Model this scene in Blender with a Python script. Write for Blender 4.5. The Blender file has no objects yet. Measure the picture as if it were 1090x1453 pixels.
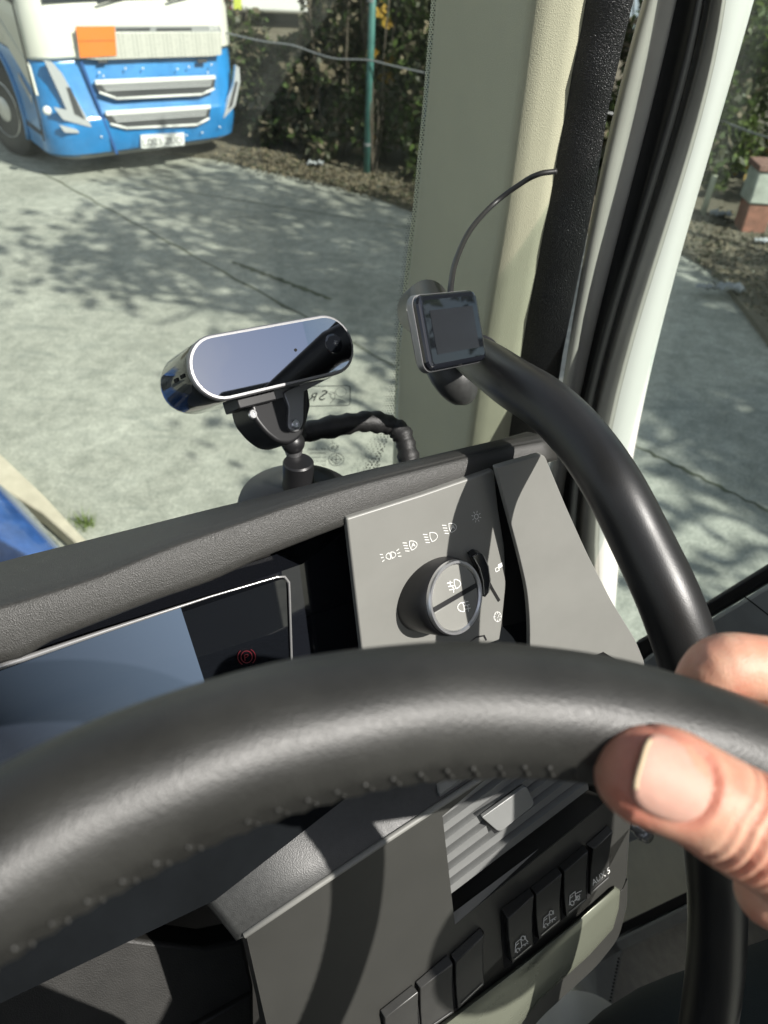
import bpy, bmesh, math, random
import numpy as np
from mathutils import Vector, Matrix
random.seed(7)
rng = np.random.default_rng(11)
R_ = math.radians
S = bpy.context.scene
COL = S.collection

# ------------------------------------------------------------------ camera, sky, sun, exposure
EYE = 2.85                                   # the driver's eye above the yard
FPX, CX, CY = 1090.0, 545.0, 726.5           # measured on the 1090 x 1453 photograph
def nrm(v):
    v = np.array(v, float); return v / np.linalg.norm(v)
_up = -nrm((-75, -1299, -1090))
_Y = nrm(np.array([0, 0, -1.]) - _up * np.array([0, 0, -1.]).dot(_up))
_X = np.cross(_Y, _up)
RM = np.array([_X, _Y, _up])                 # camera axes -> world axes
ORG = np.array([0, 0, EYE])
cam_d = bpy.data.cameras.new('camera'); cam = bpy.data.objects.new('camera', cam_d); COL.objects.link(cam)
M4 = Matrix.Identity(4)
for i in range(3):
    for j in range(3): M4[i][j] = RM[i][j]
M4.translation = Vector(ORG)
cam.matrix_world = M4
cam_d.sensor_fit = 'VERTICAL'; cam_d.sensor_height = 36.0; cam_d.lens = 36.0 * FPX / 1453
cam_d.clip_start = 0.02; cam_d.clip_end = 500
cam_d.dof.use_dof = True; cam_d.dof.focus_distance = 0.50; cam_d.dof.aperture_fstop = 11.5
S.camera = cam

SUN_AZ, SUN_EL = R_(125), R_(39)
w = bpy.data.worlds.new('World'); S.world = w; w.use_nodes = True
nt = w.node_tree; nt.nodes.clear()
out = nt.nodes.new('ShaderNodeOutputWorld'); bg = nt.nodes.new('ShaderNodeBackground')
sky = nt.nodes.new('ShaderNodeTexSky'); sky.sky_type = 'NISHITA'; sky.sun_disc = False
sky.sun_elevation = SUN_EL; sky.sun_rotation = SUN_AZ
tc = nt.nodes.new('ShaderNodeTexCoord'); nz = nt.nodes.new('ShaderNodeTexNoise')
nz.inputs['Scale'].default_value = 2.7; nz.inputs['Detail'].default_value = 7; nz.inputs['Roughness'].default_value = .55
rmp = nt.nodes.new('ShaderNodeValToRGB'); rmp.color_ramp.elements[0].position = .40; rmp.color_ramp.elements[1].position = .62
mx = nt.nodes.new('ShaderNodeMixRGB'); mx.inputs[2].default_value = (7.0, 7.2, 7.4, 1)
nt.links.new(tc.outputs['Generated'], nz.inputs['Vector']); nt.links.new(nz.outputs['Fac'], rmp.inputs[0])
nt.links.new(rmp.outputs[0], mx.inputs[0]); nt.links.new(sky.outputs[0], mx.inputs[1])
nt.links.new(mx.outputs[0], bg.inputs[0]); nt.links.new(bg.outputs[0], out.inputs[0])
bg.inputs['Strength'].default_value = 0.07
sl = bpy.data.lights.new('sun', 'SUN'); sl.energy = 4.6; sl.angle = R_(.53); sl.color = (1, .96, .90)
so = bpy.data.objects.new('sun', sl); COL.objects.link(so)
sdir = Vector((math.sin(SUN_AZ) * math.cos(SUN_EL), math.cos(SUN_AZ) * math.cos(SUN_EL), math.sin(SUN_EL)))
so.rotation_euler = sdir.to_track_quat('Z', 'Y').to_euler(); so.location = (6, -6, 12)
S.view_settings.view_transform = 'Standard'; S.view_settings.look = 'None'
S.view_settings.exposure = 0.75; S.view_settings.gamma = 1
S.render.engine = 'CYCLES'
S.cycles.max_bounces = 8; S.cycles.transparent_max_bounces = 12

# ------------------------------------------------------------------ measuring
L = np.array([math.sin(R_(60)), .5, 0]); F = np.array([-.5, math.sin(R_(60)), 0]); U = np.array([0, 0, 1.])
def ray(px, py): return RM @ np.array([(px - CX), -(py - CY), -FPX]) / FPX
def P(px, py, d): return ORG + ray(px, py) * d
class Pl:
    """a plane: point and unit normal (towards the driver)"""
    def __init__(s, p, n):
        s.p = np.array(p, float); n = nrm(n)
        s.n = n if (ORG - s.p) @ n > 0 else -n
    def at(s, px, py, off=0.):
        r = ray(px, py); q = s.p + s.n * off - ORG
        return ORG + r * ((q @ s.n) / (r @ s.n))
    def push(s, off): return Pl(s.p + s.n * off, s.n)
def dash_plane(px, py, d, b):
    """a plane running across the cab, tilted back b degrees"""
    sv = -math.cos(R_(b)) * U - math.sin(R_(b)) * F
    return Pl(P(px, py, d), np.cross(L, sv))
def uvw(u, v, w): return ORG + L * u + F * v + U * w
def gnd(px, py, z=0.):
    r = ray(px, py); return ORG + r * ((EYE - z) / -r[2])
def to_cam(p):
    c = RM.T @ (np.array(p) - ORG); return c

# ------------------------------------------------------------------ materials
def mat(name, col, rough=.5, metal=0., grain=None, vary=None, coat=0., spec=.5, emit=None, sss=0., col2=None, vscale=8, stretch=None, transl=0):
    m = bpy.data.materials.new(name); m.use_nodes = True
    t = m.node_tree; b = t.nodes['Principled BSDF']
    b.inputs['Base Color'].default_value = (*col, 1); b.inputs['Roughness'].default_value = rough
    b.inputs['Metallic'].default_value = metal; b.inputs['Specular IOR Level'].default_value = spec
    if coat: b.inputs['Coat Weight'].default_value = coat; b.inputs['Coat Roughness'].default_value = .04
    if sss:
        b.inputs['Subsurface Weight'].default_value = sss; b.inputs['Subsurface Radius'].default_value = (.006, .002, .001)
        b.inputs['Subsurface Scale'].default_value = 1
    if emit: b.inputs['Emission Color'].default_value = (*emit[0], 1); b.inputs['Emission Strength'].default_value = emit[1]
    co = t.nodes.new('ShaderNodeTexCoord')
    vec = co.outputs['Object']
    if stretch:
        mp = t.nodes.new('ShaderNodeMapping'); mp.inputs['Scale'].default_value = stretch
        t.links.new(vec, mp.inputs[0]); vec = mp.outputs[0]
    if vary:
        n = t.nodes.new('ShaderNodeTexNoise'); n.inputs['Scale'].default_value = vscale; n.inputs['Detail'].default_value = 6
        n.inputs['Roughness'].default_value = .62
        t.links.new(vec, n.inputs['Vector'])
        r = t.nodes.new('ShaderNodeValToRGB'); r.color_ramp.elements[0].position = .3; r.color_ramp.elements[1].position = .7
        c2 = col2 or tuple(min(1, c * (1 + vary)) for c in col)
        r.color_ramp.elements[0].color = (*[c * (1 - vary) for c in col], 1) if not col2 else (*col, 1)
        r.color_ramp.elements[1].color = (*c2, 1)
        t.links.new(n.outputs['Fac'], r.inputs[0]); t.links.new(r.outputs[0], b.inputs['Base Color'])
        rr = t.nodes.new('ShaderNodeMapRange'); rr.inputs['To Min'].default_value = max(.02, rough - .08); rr.inputs['To Max'].default_value = min(1, rough + .08)
        t.links.new(n.outputs['Fac'], rr.inputs[0]); t.links.new(rr.outputs[0], b.inputs['Roughness'])
    if grain:
        kind, sc, st, dist = grain
        if kind == 'v':
            g = t.nodes.new('ShaderNodeTexVoronoi'); g.inputs['Scale'].default_value = sc; go = g.outputs['Distance']
        else:
            g = t.nodes.new('ShaderNodeTexNoise'); g.inputs['Scale'].default_value = sc; g.inputs['Detail'].default_value = 3; go = g.outputs['Fac']
        t.links.new(co.outputs['Object'], g.inputs['Vector'])
        bp = t.nodes.new('ShaderNodeBump'); bp.inputs['Strength'].default_value = st; bp.inputs['Distance'].default_value = dist
        t.links.new(go, bp.inputs['Height']); t.links.new(bp.outputs[0], b.inputs['Normal'])
    if transl:
        tr = t.nodes.new('ShaderNodeBsdfTranslucent'); mxs = t.nodes.new('ShaderNodeMixShader'); mxs.inputs[0].default_value = transl
        src = b.inputs['Base Color'].links[0].from_socket if b.inputs['Base Color'].links else None
        if src: t.links.new(src, tr.inputs[0])
        else: tr.inputs[0].default_value = (*col, 1)
        o = t.nodes['Material Output']
        t.links.new(b.outputs[0], mxs.inputs[1]); t.links.new(tr.outputs[0], mxs.inputs[2]); t.links.new(mxs.outputs[0], o.inputs[0])
    return m

def glass_mat(name, tint, refl=.05, dust=.03, dustcol=(.6, .65, .6), dscale=30):
    m = bpy.data.materials.new(name); m.use_nodes = True
    t = m.node_tree; t.nodes.clear(); o = t.nodes.new('ShaderNodeOutputMaterial')
    tr = t.nodes.new('ShaderNodeBsdfTransparent'); tr.inputs[0].default_value = (*tint, 1)
    gl = t.nodes.new('ShaderNodeBsdfGlossy'); gl.inputs['Roughness'].default_value = .02
    ge = t.nodes.new('ShaderNodeNewGeometry'); dt_ = t.nodes.new('ShaderNodeVectorMath'); dt_.operation = 'DOT_PRODUCT'
    t.links.new(ge.outputs['Incoming'], dt_.inputs[0]); t.links.new(ge.outputs['Normal'], dt_.inputs[1])
    prev = dt_.outputs['Value']
    for op, v1, v0 in (('ABSOLUTE', None, None), ('SUBTRACT', 1.0, 0), ('POWER', 5.0, 1), ('MULTIPLY_ADD', .9, 2)):
        q = t.nodes.new('ShaderNodeMath'); q.operation = op
        if op == 'SUBTRACT': q.inputs[0].default_value = 1.0; t.links.new(prev, q.inputs[1])
        else:
            t.links.new(prev, q.inputs[0])
            if v1 is not None: q.inputs[1].default_value = v1
            if op == 'MULTIPLY_ADD': q.inputs[2].default_value = refl * .5
        prev = q.outputs[0]
    m1 = t.nodes.new('ShaderNodeMixShader'); t.links.new(prev, m1.inputs[0])
    t.links.new(tr.outputs[0], m1.inputs[1]); t.links.new(gl.outputs[0], m1.inputs[2])
    df = t.nodes.new('ShaderNodeBsdfDiffuse'); df.inputs[0].default_value = (*dustcol, 1)
    co = t.nodes.new('ShaderNodeTexCoord'); n = t.nodes.new('ShaderNodeTexNoise'); n.inputs['Scale'].default_value = dscale; n.inputs['Detail'].default_value = 5
    mr = t.nodes.new('ShaderNodeMapRange'); mr.inputs['From Min'].default_value = .35; mr.inputs['From Max'].default_value = .75
    mr.inputs['To Min'].default_value = dust * .5; mr.inputs['To Max'].default_value = dust * 1.6
    t.links.new(co.outputs['Object'], n.inputs['Vector']); t.links.new(n.outputs['Fac'], mr.inputs[0])
    m2 = t.nodes.new('ShaderNodeMixShader'); t.links.new(mr.outputs[0], m2.inputs[0])
    t.links.new(m1.outputs[0], m2.inputs[1]); t.links.new(df.outputs[0], m2.inputs[2]); t.links.new(m2.outputs[0], o.inputs[0])
    return m

M = {}
M['lip'] = mat('grained_charcoal_plastic', (.031, .0305, .028), .48, grain=('v', 1700, .5, .0004), vary=.15, vscale=400)
M['panel'] = mat('satin_grey_plastic', (.20, .20, .185), .42, grain=('n', 2500, .12, .0002), vary=.06, vscale=20)
M['main'] = mat('dark_grey_plastic', (.034, .034, .031), .42, grain=('n', 2500, .12, .0002), vary=.08, vscale=15)
M['ledge'] = mat('speckled_grey_plastic', (.036, .037, .036), .42, grain=('v', 1500, .3, .0003), vary=.15, vscale=300)
M['shadow_plastic'] = mat('shaded_brown_plastic', (.018, .0175, .016), .55, grain=('v', 900, .4, .0004), vary=.2, vscale=40)  # brown plastic, colour darkened to hold the shade around the steering column
M['black'] = mat('black_plastic', (.012, .012, .013), .4)
M['gloss_black'] = mat('gloss_black_plastic', (.008, .009, .012), .06, coat=.5)
M['void'] = mat('matt_black', (.004, .004, .004), .9)
M['glass_black'] = mat('black_screen_glass', (.006, .007, .009), .015, spec=.8)
M['lcd'] = mat('dark_screen', (.07, .095, .13), .18, spec=.7)
M['chrome'] = mat('satin_chrome', (.80, .80, .81), .34, 1)
M['silver'] = mat('brushed_silver', (.28, .28, .285), .5, .9, grain=('n', 4000, .35, .0002))
M['bezel'] = mat('grey_bezel_edge', (.4, .4, .4), .25, .6)
M['white_ink'] = mat('white_print', (.85, .85, .82), .5)
M['grey_ink'] = mat('grey_print', (.08, .1, .1), .6)
M['red_ink'] = mat('red_print', (.11, .008, .014), .5, emit=((1, .06, .1), .003))
M['switch'] = mat('charcoal_switch', (.038, .038, .036), .36, grain=('n', 2500, .1, .0002), vary=.06, vscale=60)
M['vent'] = mat('silver_grey_vent', (.24, .245, .24), .4, .25, grain=('n', 3000, .25, .0002), vary=.05, vscale=40)
M['strip'] = mat('olive_grey_metallic', (.165, .175, .135), .26, .35, vary=.03, vscale=20)
M['leather'] = mat('black_leather', (.020, .020, .018), .43, grain=('v', 1300, .22, .0004), vary=.36, vscale=26, spec=.42)
M['rubber'] = mat('black_handle_rubber', (.012, .012, .012), .38, grain=('v', 1600, .15, .0003), vary=.2, vscale=18)
M['foam'] = mat('black_wrinkled_vinyl', (.009, .009, .010), .30, grain=('n', 900, .9, .0014), spec=.6)
M['cream'] = mat('cream_grained_trim', (.42, .415, .30), .6, grain=('v', 1150, .45, .0005), vary=.04, vscale=12)
M['frame'] = mat('painted_frame', (.42, .41, .36), .32, .1, vary=.08, vscale=10)
M['white'] = mat('white_paint', (.66, .66, .61), .3, coat=.3)
M['seal'] = mat('black_rubber_seal', (.014, .014, .014), .45)
M['doorcard'] = mat('grey_door_trim', (.28, .29, .285), .6, grain=('v', 900, .3, .0005), vary=.1, vscale=30)
M['doorcream'] = mat('cream_door_trim', (.74, .72, .58), .6, grain=('v', 900, .3, .0005), vary=.06, vscale=30)
M['fabric'] = mat('grey_ribbed_fabric', (.34, .335, .315), .8, grain=('v', 500, .6, .001), vary=.15, vscale=60)
M['glass'] = glass_mat('windscreen_glass', (.94, .97, .945), dust=.022)
M['sideglass'] = glass_mat('side_window_glass', (.92, .965, .955), dust=.012)

# ------------------------------------------------------------------ mesh building
class MB:
    def __init__(s): s.v = []; s.f = []; s.m = []
    def add(s, vs, fs, mi=0):
        o = len(s.v); s.v += [tuple(map(float, v)) for v in vs]; s.f += [tuple(i + o for i in f) for f in fs]; s.m += [mi] * len(fs); return s
    def prism(s, front, back, mi=0, side_mi=None):
        n = len(front); o = len(s.v)
        s.v += [tuple(map(float, v)) for v in front] + [tuple(map(float, v)) for v in back]
        s.f.append(tuple(o + i for i in range(n))); s.m.append(mi)
        s.f.append(tuple(o + n + i for i in reversed(range(n)))); s.m.append(mi)
        for i in range(n):
            j = (i + 1) % n; s.f.append((o + i, o + n + i, o + n + j, o + j)); s.m.append(mi if side_mi is None else side_mi)
        return s
    def slab(s, plane, px, thick, off=0., mi=0, side_mi=None):
        fr = [plane.at(x, y, off) for x, y in px]
        return s.prism(fr, [p - plane.n * thick for p in fr], mi, side_mi)
    def box(s, c, ax, ay, az, mi=0):
        c = np.array(c, float); ax, ay, az = (np.array(a, float) for a in (ax, ay, az))
        vs = [c + i * ax + j * ay + k * az for k in (-1, 1) for j in (-1, 1) for i in (-1, 1)]
        return s.add(vs, [(0, 2, 3, 1), (4, 5, 7, 6), (0, 1, 5, 4), (2, 6, 7, 3), (0, 4, 6, 2), (1, 3, 7, 5)], mi)
    def tube(s, pts, rad, n=12, closed=False, mi=0, caps=True):
        pts = [np.array(p, float) for p in pts]; k = len(pts)
        if not hasattr(rad, '__len__'): rad = [rad] * k
        rings = []; ref = None
        for i, p in enumerate(pts):
            a = pts[(i - 1) % k] if (closed or i > 0) else p
            b = pts[(i + 1) % k] if (closed or i < k - 1) else p
            t = nrm(b - a)
            if ref is None: ref = nrm(np.cross(t, (0.3, .2, 1.) if abs(t[2]) < .9 else (1, 0, 0)))
            ref = nrm(ref - t * (ref @ t)); e = np.cross(t, ref)
            rings.append([p + rad[i] * (math.cos(2 * math.pi * q / n) * ref + math.sin(2 * math.pi * q / n) * e) for q in range(n)])
        vs = [v for r in rings for v in r]; fs = []
        for i in range(k if closed else k - 1):
            i2 = (i + 1) % k
            for q in range(n):
                q2 = (q + 1) % n; fs.append((i * n + q, i * n + q2, i2 * n + q2, i2 * n + q))
        if caps and not closed: fs += [tuple(reversed(range(n))), tuple((k - 1) * n + q for q in range(n))]
        return s.add(vs, fs, mi)
    def lathe(s, c, axis, prof, n=48, mi=0):
        """prof: (radius, height along axis)"""
        axis = nrm(axis); r0 = nrm(np.cross(axis, (0.31, .2, .93) if abs(axis[2]) < .8 else (1, 0, .1))); r1 = np.cross(axis, r0); c = np.array(c, float)
        vs = [c + axis * h + r * (math.cos(2 * math.pi * q / n) * r0 + math.sin(2 * math.pi * q / n) * r1) for r, h in prof for q in range(n)]
        fs = [(i * n + q, i * n + (q + 1) % n, (i + 1) * n + (q + 1) % n, (i + 1) * n + q) for i in range(len(prof) - 1) for q in range(n)]
        fs += [tuple(reversed(range(n))), tuple((len(prof) - 1) * n + q for q in range(n))]
        return s.add(vs, fs, mi)
    def ball(s, c, r, n=10, mi=0, sc=None):
        vs = []; c = np.array(c, float); sc = sc if sc is not None else np.eye(3)
        fs = []
        for i in range(n + 1):
            th = math.pi * i / n
            for q in range(2 * n):
                ph = math.pi * q / n
                vs.append(c + r * (np.array([math.sin(th) * math.cos(ph), math.sin(th) * math.sin(ph), math.cos(th)]) @ sc))
        for i in range(n):
            for q in range(2 * n):
                q2 = (q + 1) % (2 * n); fs.append((i * 2 * n + q, (i + 1) * 2 * n + q, (i + 1) * 2 * n + q2, i * 2 * n + q2))
        return s.add(vs, fs, mi)
    def loft(s, rows, mi=0, thick=None, close=False):
        """rows: list of lists of points; optional solid thickness vector"""
        k = len(rows); n = len(rows[0])
        vs = [p for r in rows for p in r]
        fs = [(i * n + q, i * n + q + 1, (i + 1) * n + q + 1, (i + 1) * n + q) for i in range(k - 1) for q in range(n - 1)]
        if thick is not None:
            o = k * n; vs += [np.array(p) + thick for p in vs]
            fs += [tuple(o + a for a in reversed(f)) for f in fs]
            for i in range(k - 1):
                fs.append((i * n, (i + 1) * n, o + (i + 1) * n, o + i * n)); a = i * n + n - 1; b = a + n; fs.append((a, o + a, o + b, b))
            for q in range(n - 1):
                fs.append((q, o + q, o + q + 1, q + 1)); a = (k - 1) * n + q; fs.append((a, a + 1, o + a + 1, o + a))
        return s.add(vs, fs, mi)
    def stroke(s, pts, wd, n, mi=0, thick=.00012):
        """a thin printed line along 3D points lying on a surface of normal n"""
        pts = [np.array(p, float) for p in pts]
        for a, b in zip(pts[:-1], pts[1:]):
            t = b - a
            if np.linalg.norm(t) < 1e-7: continue
            t = nrm(t); e = np.cross(n, t) * wd / 2; a2 = a - t * wd * .3; b2 = b + t * wd * .3; up = np.array(n) * thick
            s.prism([a2 - e + up, b2 - e + up, b2 + e + up, a2 + e + up], [a2 - e, b2 - e, b2 + e, a2 + e], mi)
        return s

def build(name, mb, mats, parent=None, smooth=False, bevel=0, seg=2, label=None, sub=0, angle=None):
    me = bpy.data.meshes.new(name); me.from_pydata(mb.v, [], mb.f)
    for m in (mats if isinstance(mats, (list, tuple)) else [mats]): me.materials.append(m)
    me.polygons.foreach_set('material_index', mb.m)
    bm = bmesh.new(); bm.from_mesh(me); bmesh.ops.recalc_face_normals(bm, faces=bm.faces)
    bm.to_mesh(me); bm.free()
    # measure local coordinates from the object's own middle, so that far coordinates stay precise
    o = bpy.data.objects.new(name, me); COL.objects.link(o)
    if smooth: me.polygons.foreach_set('use_smooth', [True] * len(me.polygons))
    if angle is not None:
        me.polygons.foreach_set('use_smooth', [True] * len(me.polygons))
        try: me.set_sharp_from_angle(angle=R_(angle))
        except Exception: pass
    if bevel:
        b = o.modifiers.new('bevel', 'BEVEL'); b.width = bevel; b.segments = seg; b.limit_method = 'ANGLE'; b.angle_limit = R_(35); b.harden_normals = False
        me.polygons.foreach_set('use_smooth', [True] * len(me.polygons))
        try: me.set_sharp_from_angle(angle=R_(35))
        except Exception: pass
    if sub:
        b = o.modifiers.new('sub', 'SUBSURF'); b.levels = sub; b.render_levels = sub
    if parent is not None:
        o.parent = parent; o.matrix_parent_inverse = parent.matrix_world.inverted() if False else Matrix.Translation(-Vector(parent.get('_o', (0, 0, 0))))
    if label: o['label'] = label
    return o
def tag(o, label, cat, group=None, kind=None):
    if label: o['label'] = label
    if cat: o['category'] = cat
    if group: o['group'] = group
    if kind: o['kind'] = kind
    return o
def thing(name, loc, label, cat, group=None):
    o = bpy.data.objects.new(name, None); COL.objects.link(o); o.location = tuple(map(float, loc)); o.empty_display_size = .05
    o['_o'] = [float(x) for x in loc]
    return tag(o, label, cat, group)
def rounded(px, r, k=5):
    """fillet the corners of a pixel polygon; r one number or one per corner"""
    n = len(px); o = []
    for i in range(n):
        p = np.array(px[i], float); a = np.array(px[i - 1], float); b = np.array(px[(i + 1) % n], float)
        rr = r[i] if hasattr(r, '__len__') else r
        da, db = np.linalg.norm(a - p), np.linalg.norm(b - p); q = min(rr, da * .48, db * .48)
        if q < .5: o.append(tuple(p)); continue
        s_, e_ = p + (a - p) / da * q, p + (b - p) / db * q
        for j in range(k + 1):
            t = j / k; o.append(tuple((1 - t) ** 2 * s_ + 2 * t * (1 - t) * p + t * t * e_))
    return o
def smooth_pts(pts, k=8):
    """Catmull-Rom through points (any dimension)"""
    P_ = [np.array(p, float) for p in pts]; P_ = [2 * P_[0] - P_[1]] + P_ + [2 * P_[-1] - P_[-2]]; o = []
    for i in range(1, len(P_) - 2):
        a, b, c, d = P_[i - 1:i + 3]
        for j in range(k):
            t = j / k; o.append(.5 * (2 * b + (c - a) * t + (2 * a - 5 * b + 4 * c - d) * t * t + (3 * b - 3 * c + d - a) * t ** 3))
    o.append(P_[-2]); return o
def textmesh(mb, s, p0, p1, n, mirror=False, mi=0, thick=.0001, tall=1.0):
    """write s between 3D points p0 -> p1 on a surface with normal n"""
    cu = bpy.data.curves.new('t', 'FONT'); cu.body = s; cu.size = 1; cu.resolution_u = 2
    ob = bpy.data.objects.new('t', cu); COL.objects.link(ob)
    dg = bpy.context.evaluated_depsgraph_get(); me = bpy.data.meshes.new_from_object(ob.evaluated_get(dg))
    v = np.array([x.co[:] for x in me.vertices]); x0, x1 = v[:, 0].min(), v[:, 0].max()
    p0, p1, n = np.array(p0, float), np.array(p1, float), nrm(n); ax = (p1 - p0) / (x1 - x0)
    ay = np.cross(n, ax) * tall
    if mirror: p0, ax = p1, -ax
    vs = [p0 + ax * (a[0] - x0) + ay * a[1] + n * thick for a in v]
    mb.add(vs, [tuple(p.vertices) for p in me.polygons], mi)
    bpy.data.objects.remove(ob); bpy.data.curves.remove(cu); bpy.data.meshes.remove(me)

# ================================================================== DASHBOARD
lip_pl = dash_plane(600, 700, .475, 28)
light_pl = dash_plane(600, 830, .50, 12)
disp_pl = dash_plane(420, 880, .515, 10)
main_pl = dash_plane(760, 1300, .58, 20)
dash = thing('dashboard', uvw(0, .45, -.9), 'dark grey truck dashboard with padded upper edge, switches and air vent', 'dashboard')

# padded upper edge: lofted section, grained
lb = [(-420, 985), (-200, 950), (0, 944), (75, 912), (150, 882), (225, 853), (300, 827), (370, 795), (440, 767), (500, 744), (600, 707), (700, 675), (745, 664), (790, 655)]
lt = [(-420, 962), (-200, 912), (0, 857), (65, 838), (130, 817), (190, 793), (250, 769), (300, 752), (350, 735), (430, 708), (520, 682), (620, 657), (700, 637), (780, 622)]
lk = [(-420, 905), (-200, 853), (0, 798), (75, 779), (150, 760), (225, 741), (300, 722), (350, 710), (420, 693), (500, 672), (600, 649), (690, 628), (735, 619), (778, 612)]
rows = []
def smrow(a): return smooth_pts([np.array(p, float) for p in a], 4)
lbs, lts, lks = smrow(lb), smrow(lt), smrow(lk)
top_b = 112
for i in range(len(lbs)):
    b, t, k = lbs[i], lts[i], lks[i]
    pb = lip_pl.at(*b); pt = lip_pl.at(*t)
    tp = Pl(pt, np.cross(L, -math.cos(R_(top_b)) * U - math.sin(R_(top_b)) * F)); pk = tp.at(*k)
    d = pt - pb
    under = pb + F * .028 - U * .012
    front = [pb + (pt - pb) * a + lip_pl.n * h for a, h in ((.0, -.004), (.03, -.001), (.09, .0012), (.25, .0020), (.5, .0024), (.75, .0022), (.90, .0012), (.96, .0))]
    kk = pk - pt
    top = [pt + kk * a + U * h for a, h in ((.04, -.0012), (.10, -.0004), (.3, 0), (.6, 0), (1., 0))]
    back = [pk + kk * .1 - U * .004, pk + F * .06 - U * .05]
    rows.append([under] + front + top + back)
mb = MB().loft(rows); mb.f.append(tuple(range(len(mb.v) - len(rows[0]), len(mb.v)))); mb.m.append(0); mb.f.append(tuple(reversed(range(len(rows[0]))))); mb.m.append(0)
build('padded_edge', mb, M['lip'], dash, smooth=True)

# dash body behind everything (keeps daylight out), top shelf running to the windscreen
_pk = [r[-3] - ORG for r in rows]; lv, lw = max(float(p @ F) for p in _pk), min(float(p @ U) for p in _pk)
prof = [(.365, lw - .02), (lv + .02, lw - .03), (lv + .05, lw - .10), (.55, lw - .20), (.81, lw * .81 / lv - .24), (.81, -1.3), (.36, -1.3), (.36, -.66), (.36, -.5), (.365, lw - .12)]
def cab_prism(mb, prof, u0, u1, mi=0):
    return mb.prism([uvw(u0, v, w) for v, w in prof], [uvw(u1, v, w) for v, w in prof], mi)
mb = cab_prism(MB(), prof, -1.7, .36)
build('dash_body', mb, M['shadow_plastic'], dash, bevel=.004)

# instrument display
def reflection_screen_mat():  # sky reflection on the screen, painted as a blue emission gradient
    m = mat('painted_sky_reflection', (.012, .015, .022), .16, spec=.6); t = m.node_tree; b = t.nodes['Principled BSDF']; co = [n for n in t.nodes if n.type == 'TEX_COORD'][0]
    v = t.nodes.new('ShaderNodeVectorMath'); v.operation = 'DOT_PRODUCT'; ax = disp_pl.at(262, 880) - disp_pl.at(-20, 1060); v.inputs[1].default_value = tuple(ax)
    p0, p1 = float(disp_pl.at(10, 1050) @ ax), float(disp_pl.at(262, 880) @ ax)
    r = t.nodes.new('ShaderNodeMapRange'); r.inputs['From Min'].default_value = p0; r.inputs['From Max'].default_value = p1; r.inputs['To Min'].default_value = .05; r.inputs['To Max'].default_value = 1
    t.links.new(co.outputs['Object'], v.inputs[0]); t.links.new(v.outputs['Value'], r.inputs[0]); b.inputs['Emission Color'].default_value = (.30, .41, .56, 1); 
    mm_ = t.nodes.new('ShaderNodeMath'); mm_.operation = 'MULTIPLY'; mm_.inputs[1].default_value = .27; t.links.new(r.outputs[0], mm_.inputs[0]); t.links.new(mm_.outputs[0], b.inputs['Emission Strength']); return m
mb = MB().slab(disp_pl, [(-500, 1085), (0, 948), (430, 800), (500, 745), (520, 760), (530, 1080), (520, 1150), (-500, 1400)], .02, -.006)
build('display_surround', mb, M['gloss_black'], dash)
disp = MB().slab(disp_pl, rounded([(-420, 1096), (405, 820), (411, 838), (420, 1130), (-380, 1400)], [0, 12, 0, 0, 0]), .006, .000)
dsp = build('instrument_display', disp, M['glass_black'], dash, label='black glass instrument display, mostly dark')
edge = [(-400, 1078), (0, 946), (150, 895), (300, 846), (392, 819), (404, 818), (410, 826), (411, 845), (414, 940), (419, 1120)]
es = [disp_pl.at(x, y, .0015) for x, y in edge]
build('display_trim', MB().tube(es, [.0022, .0019, .0014, .0007, .0007, .0008, .0009, .0009, .0009, .0009], 8), M['bezel'], dsp, smooth=True)
build('screen', MB().slab(disp_pl, [(-380, 1082), (0, 954), (256, 861), (290, 966), (345, 1160), (-330, 1380)], .0012, .0011), reflection_screen_mat(), dsp, label='left part of the display with a blue grey sky reflection painted in')
mb = MB()
def pc(plane, cx, cy, rx, ry, rot=0, a0=0, a1=360, n=18, off=.001):
    o = []
    for i in range(n + 1):
        a = R_(a0 + (a1 - a0) * i / n); x, y = rx * math.cos(a), ry * math.sin(a); c, s_ = math.cos(R_(rot)), math.sin(R_(rot))
        o.append(plane.at(cx + x * c - y * s_, cy + x * s_ + y * c, off))
    return o
mb.stroke(pc(disp_pl, 350, 932, 8, 8.5), .0006, disp_pl.n)
mb.stroke(pc(disp_pl, 350, 932, 12.5, 12, 0, 120, 225), .0006, disp_pl.n); mb.stroke(pc(disp_pl, 350, 932, 12.5, 12, 0, -60, 45), .0006, disp_pl.n)
textmesh(mb, 'P', disp_pl.at(347, 937.5, .001), disp_pl.at(353.5, 935.5, .001), disp_pl.n)
build('parking_brake_symbol', mb, M['red_ink'], dsp)

# light switch panel
lp = MB().slab(light_pl, rounded([(492, 736), (600, 702), (701, 667), (707, 720), (716, 775), (718, 830), (712, 890), (700, 960), (690, 1065), (535, 1110)], [3, 0, 3, 0, 8, 8, 8, 0, 0, 0]), .006)
lpan = build('light_switch_panel', lp, M['panel'], dash, bevel=.0012)
n_ = light_pl.n
def lpt(x, y, off=.0002): return light_pl.at(x, y, off)
def sym(name, strokes, plane=light_pl, wd=.00042, off=.0002, ink='white_ink', parent=None):
    m = MB()
    for s_ in strokes: m.stroke([plane.at(x, y, off) for x, y in s_], wd, plane.n)
    return build(name, m, M[ink], parent)
def arc(cx, cy, rx, ry, rot=0, a0=0, a1=360, n=12):
    o = []
    for i in range(n + 1):
        a = R_(a0 + (a1 - a0) * i / n); x, y = rx * math.cos(a), ry * math.sin(a); c, s_ = math.cos(R_(rot)), math.sin(R_(rot)); o.append((cx + x * c - y * s_, cy + x * s_ + y * c))
    return o
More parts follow.
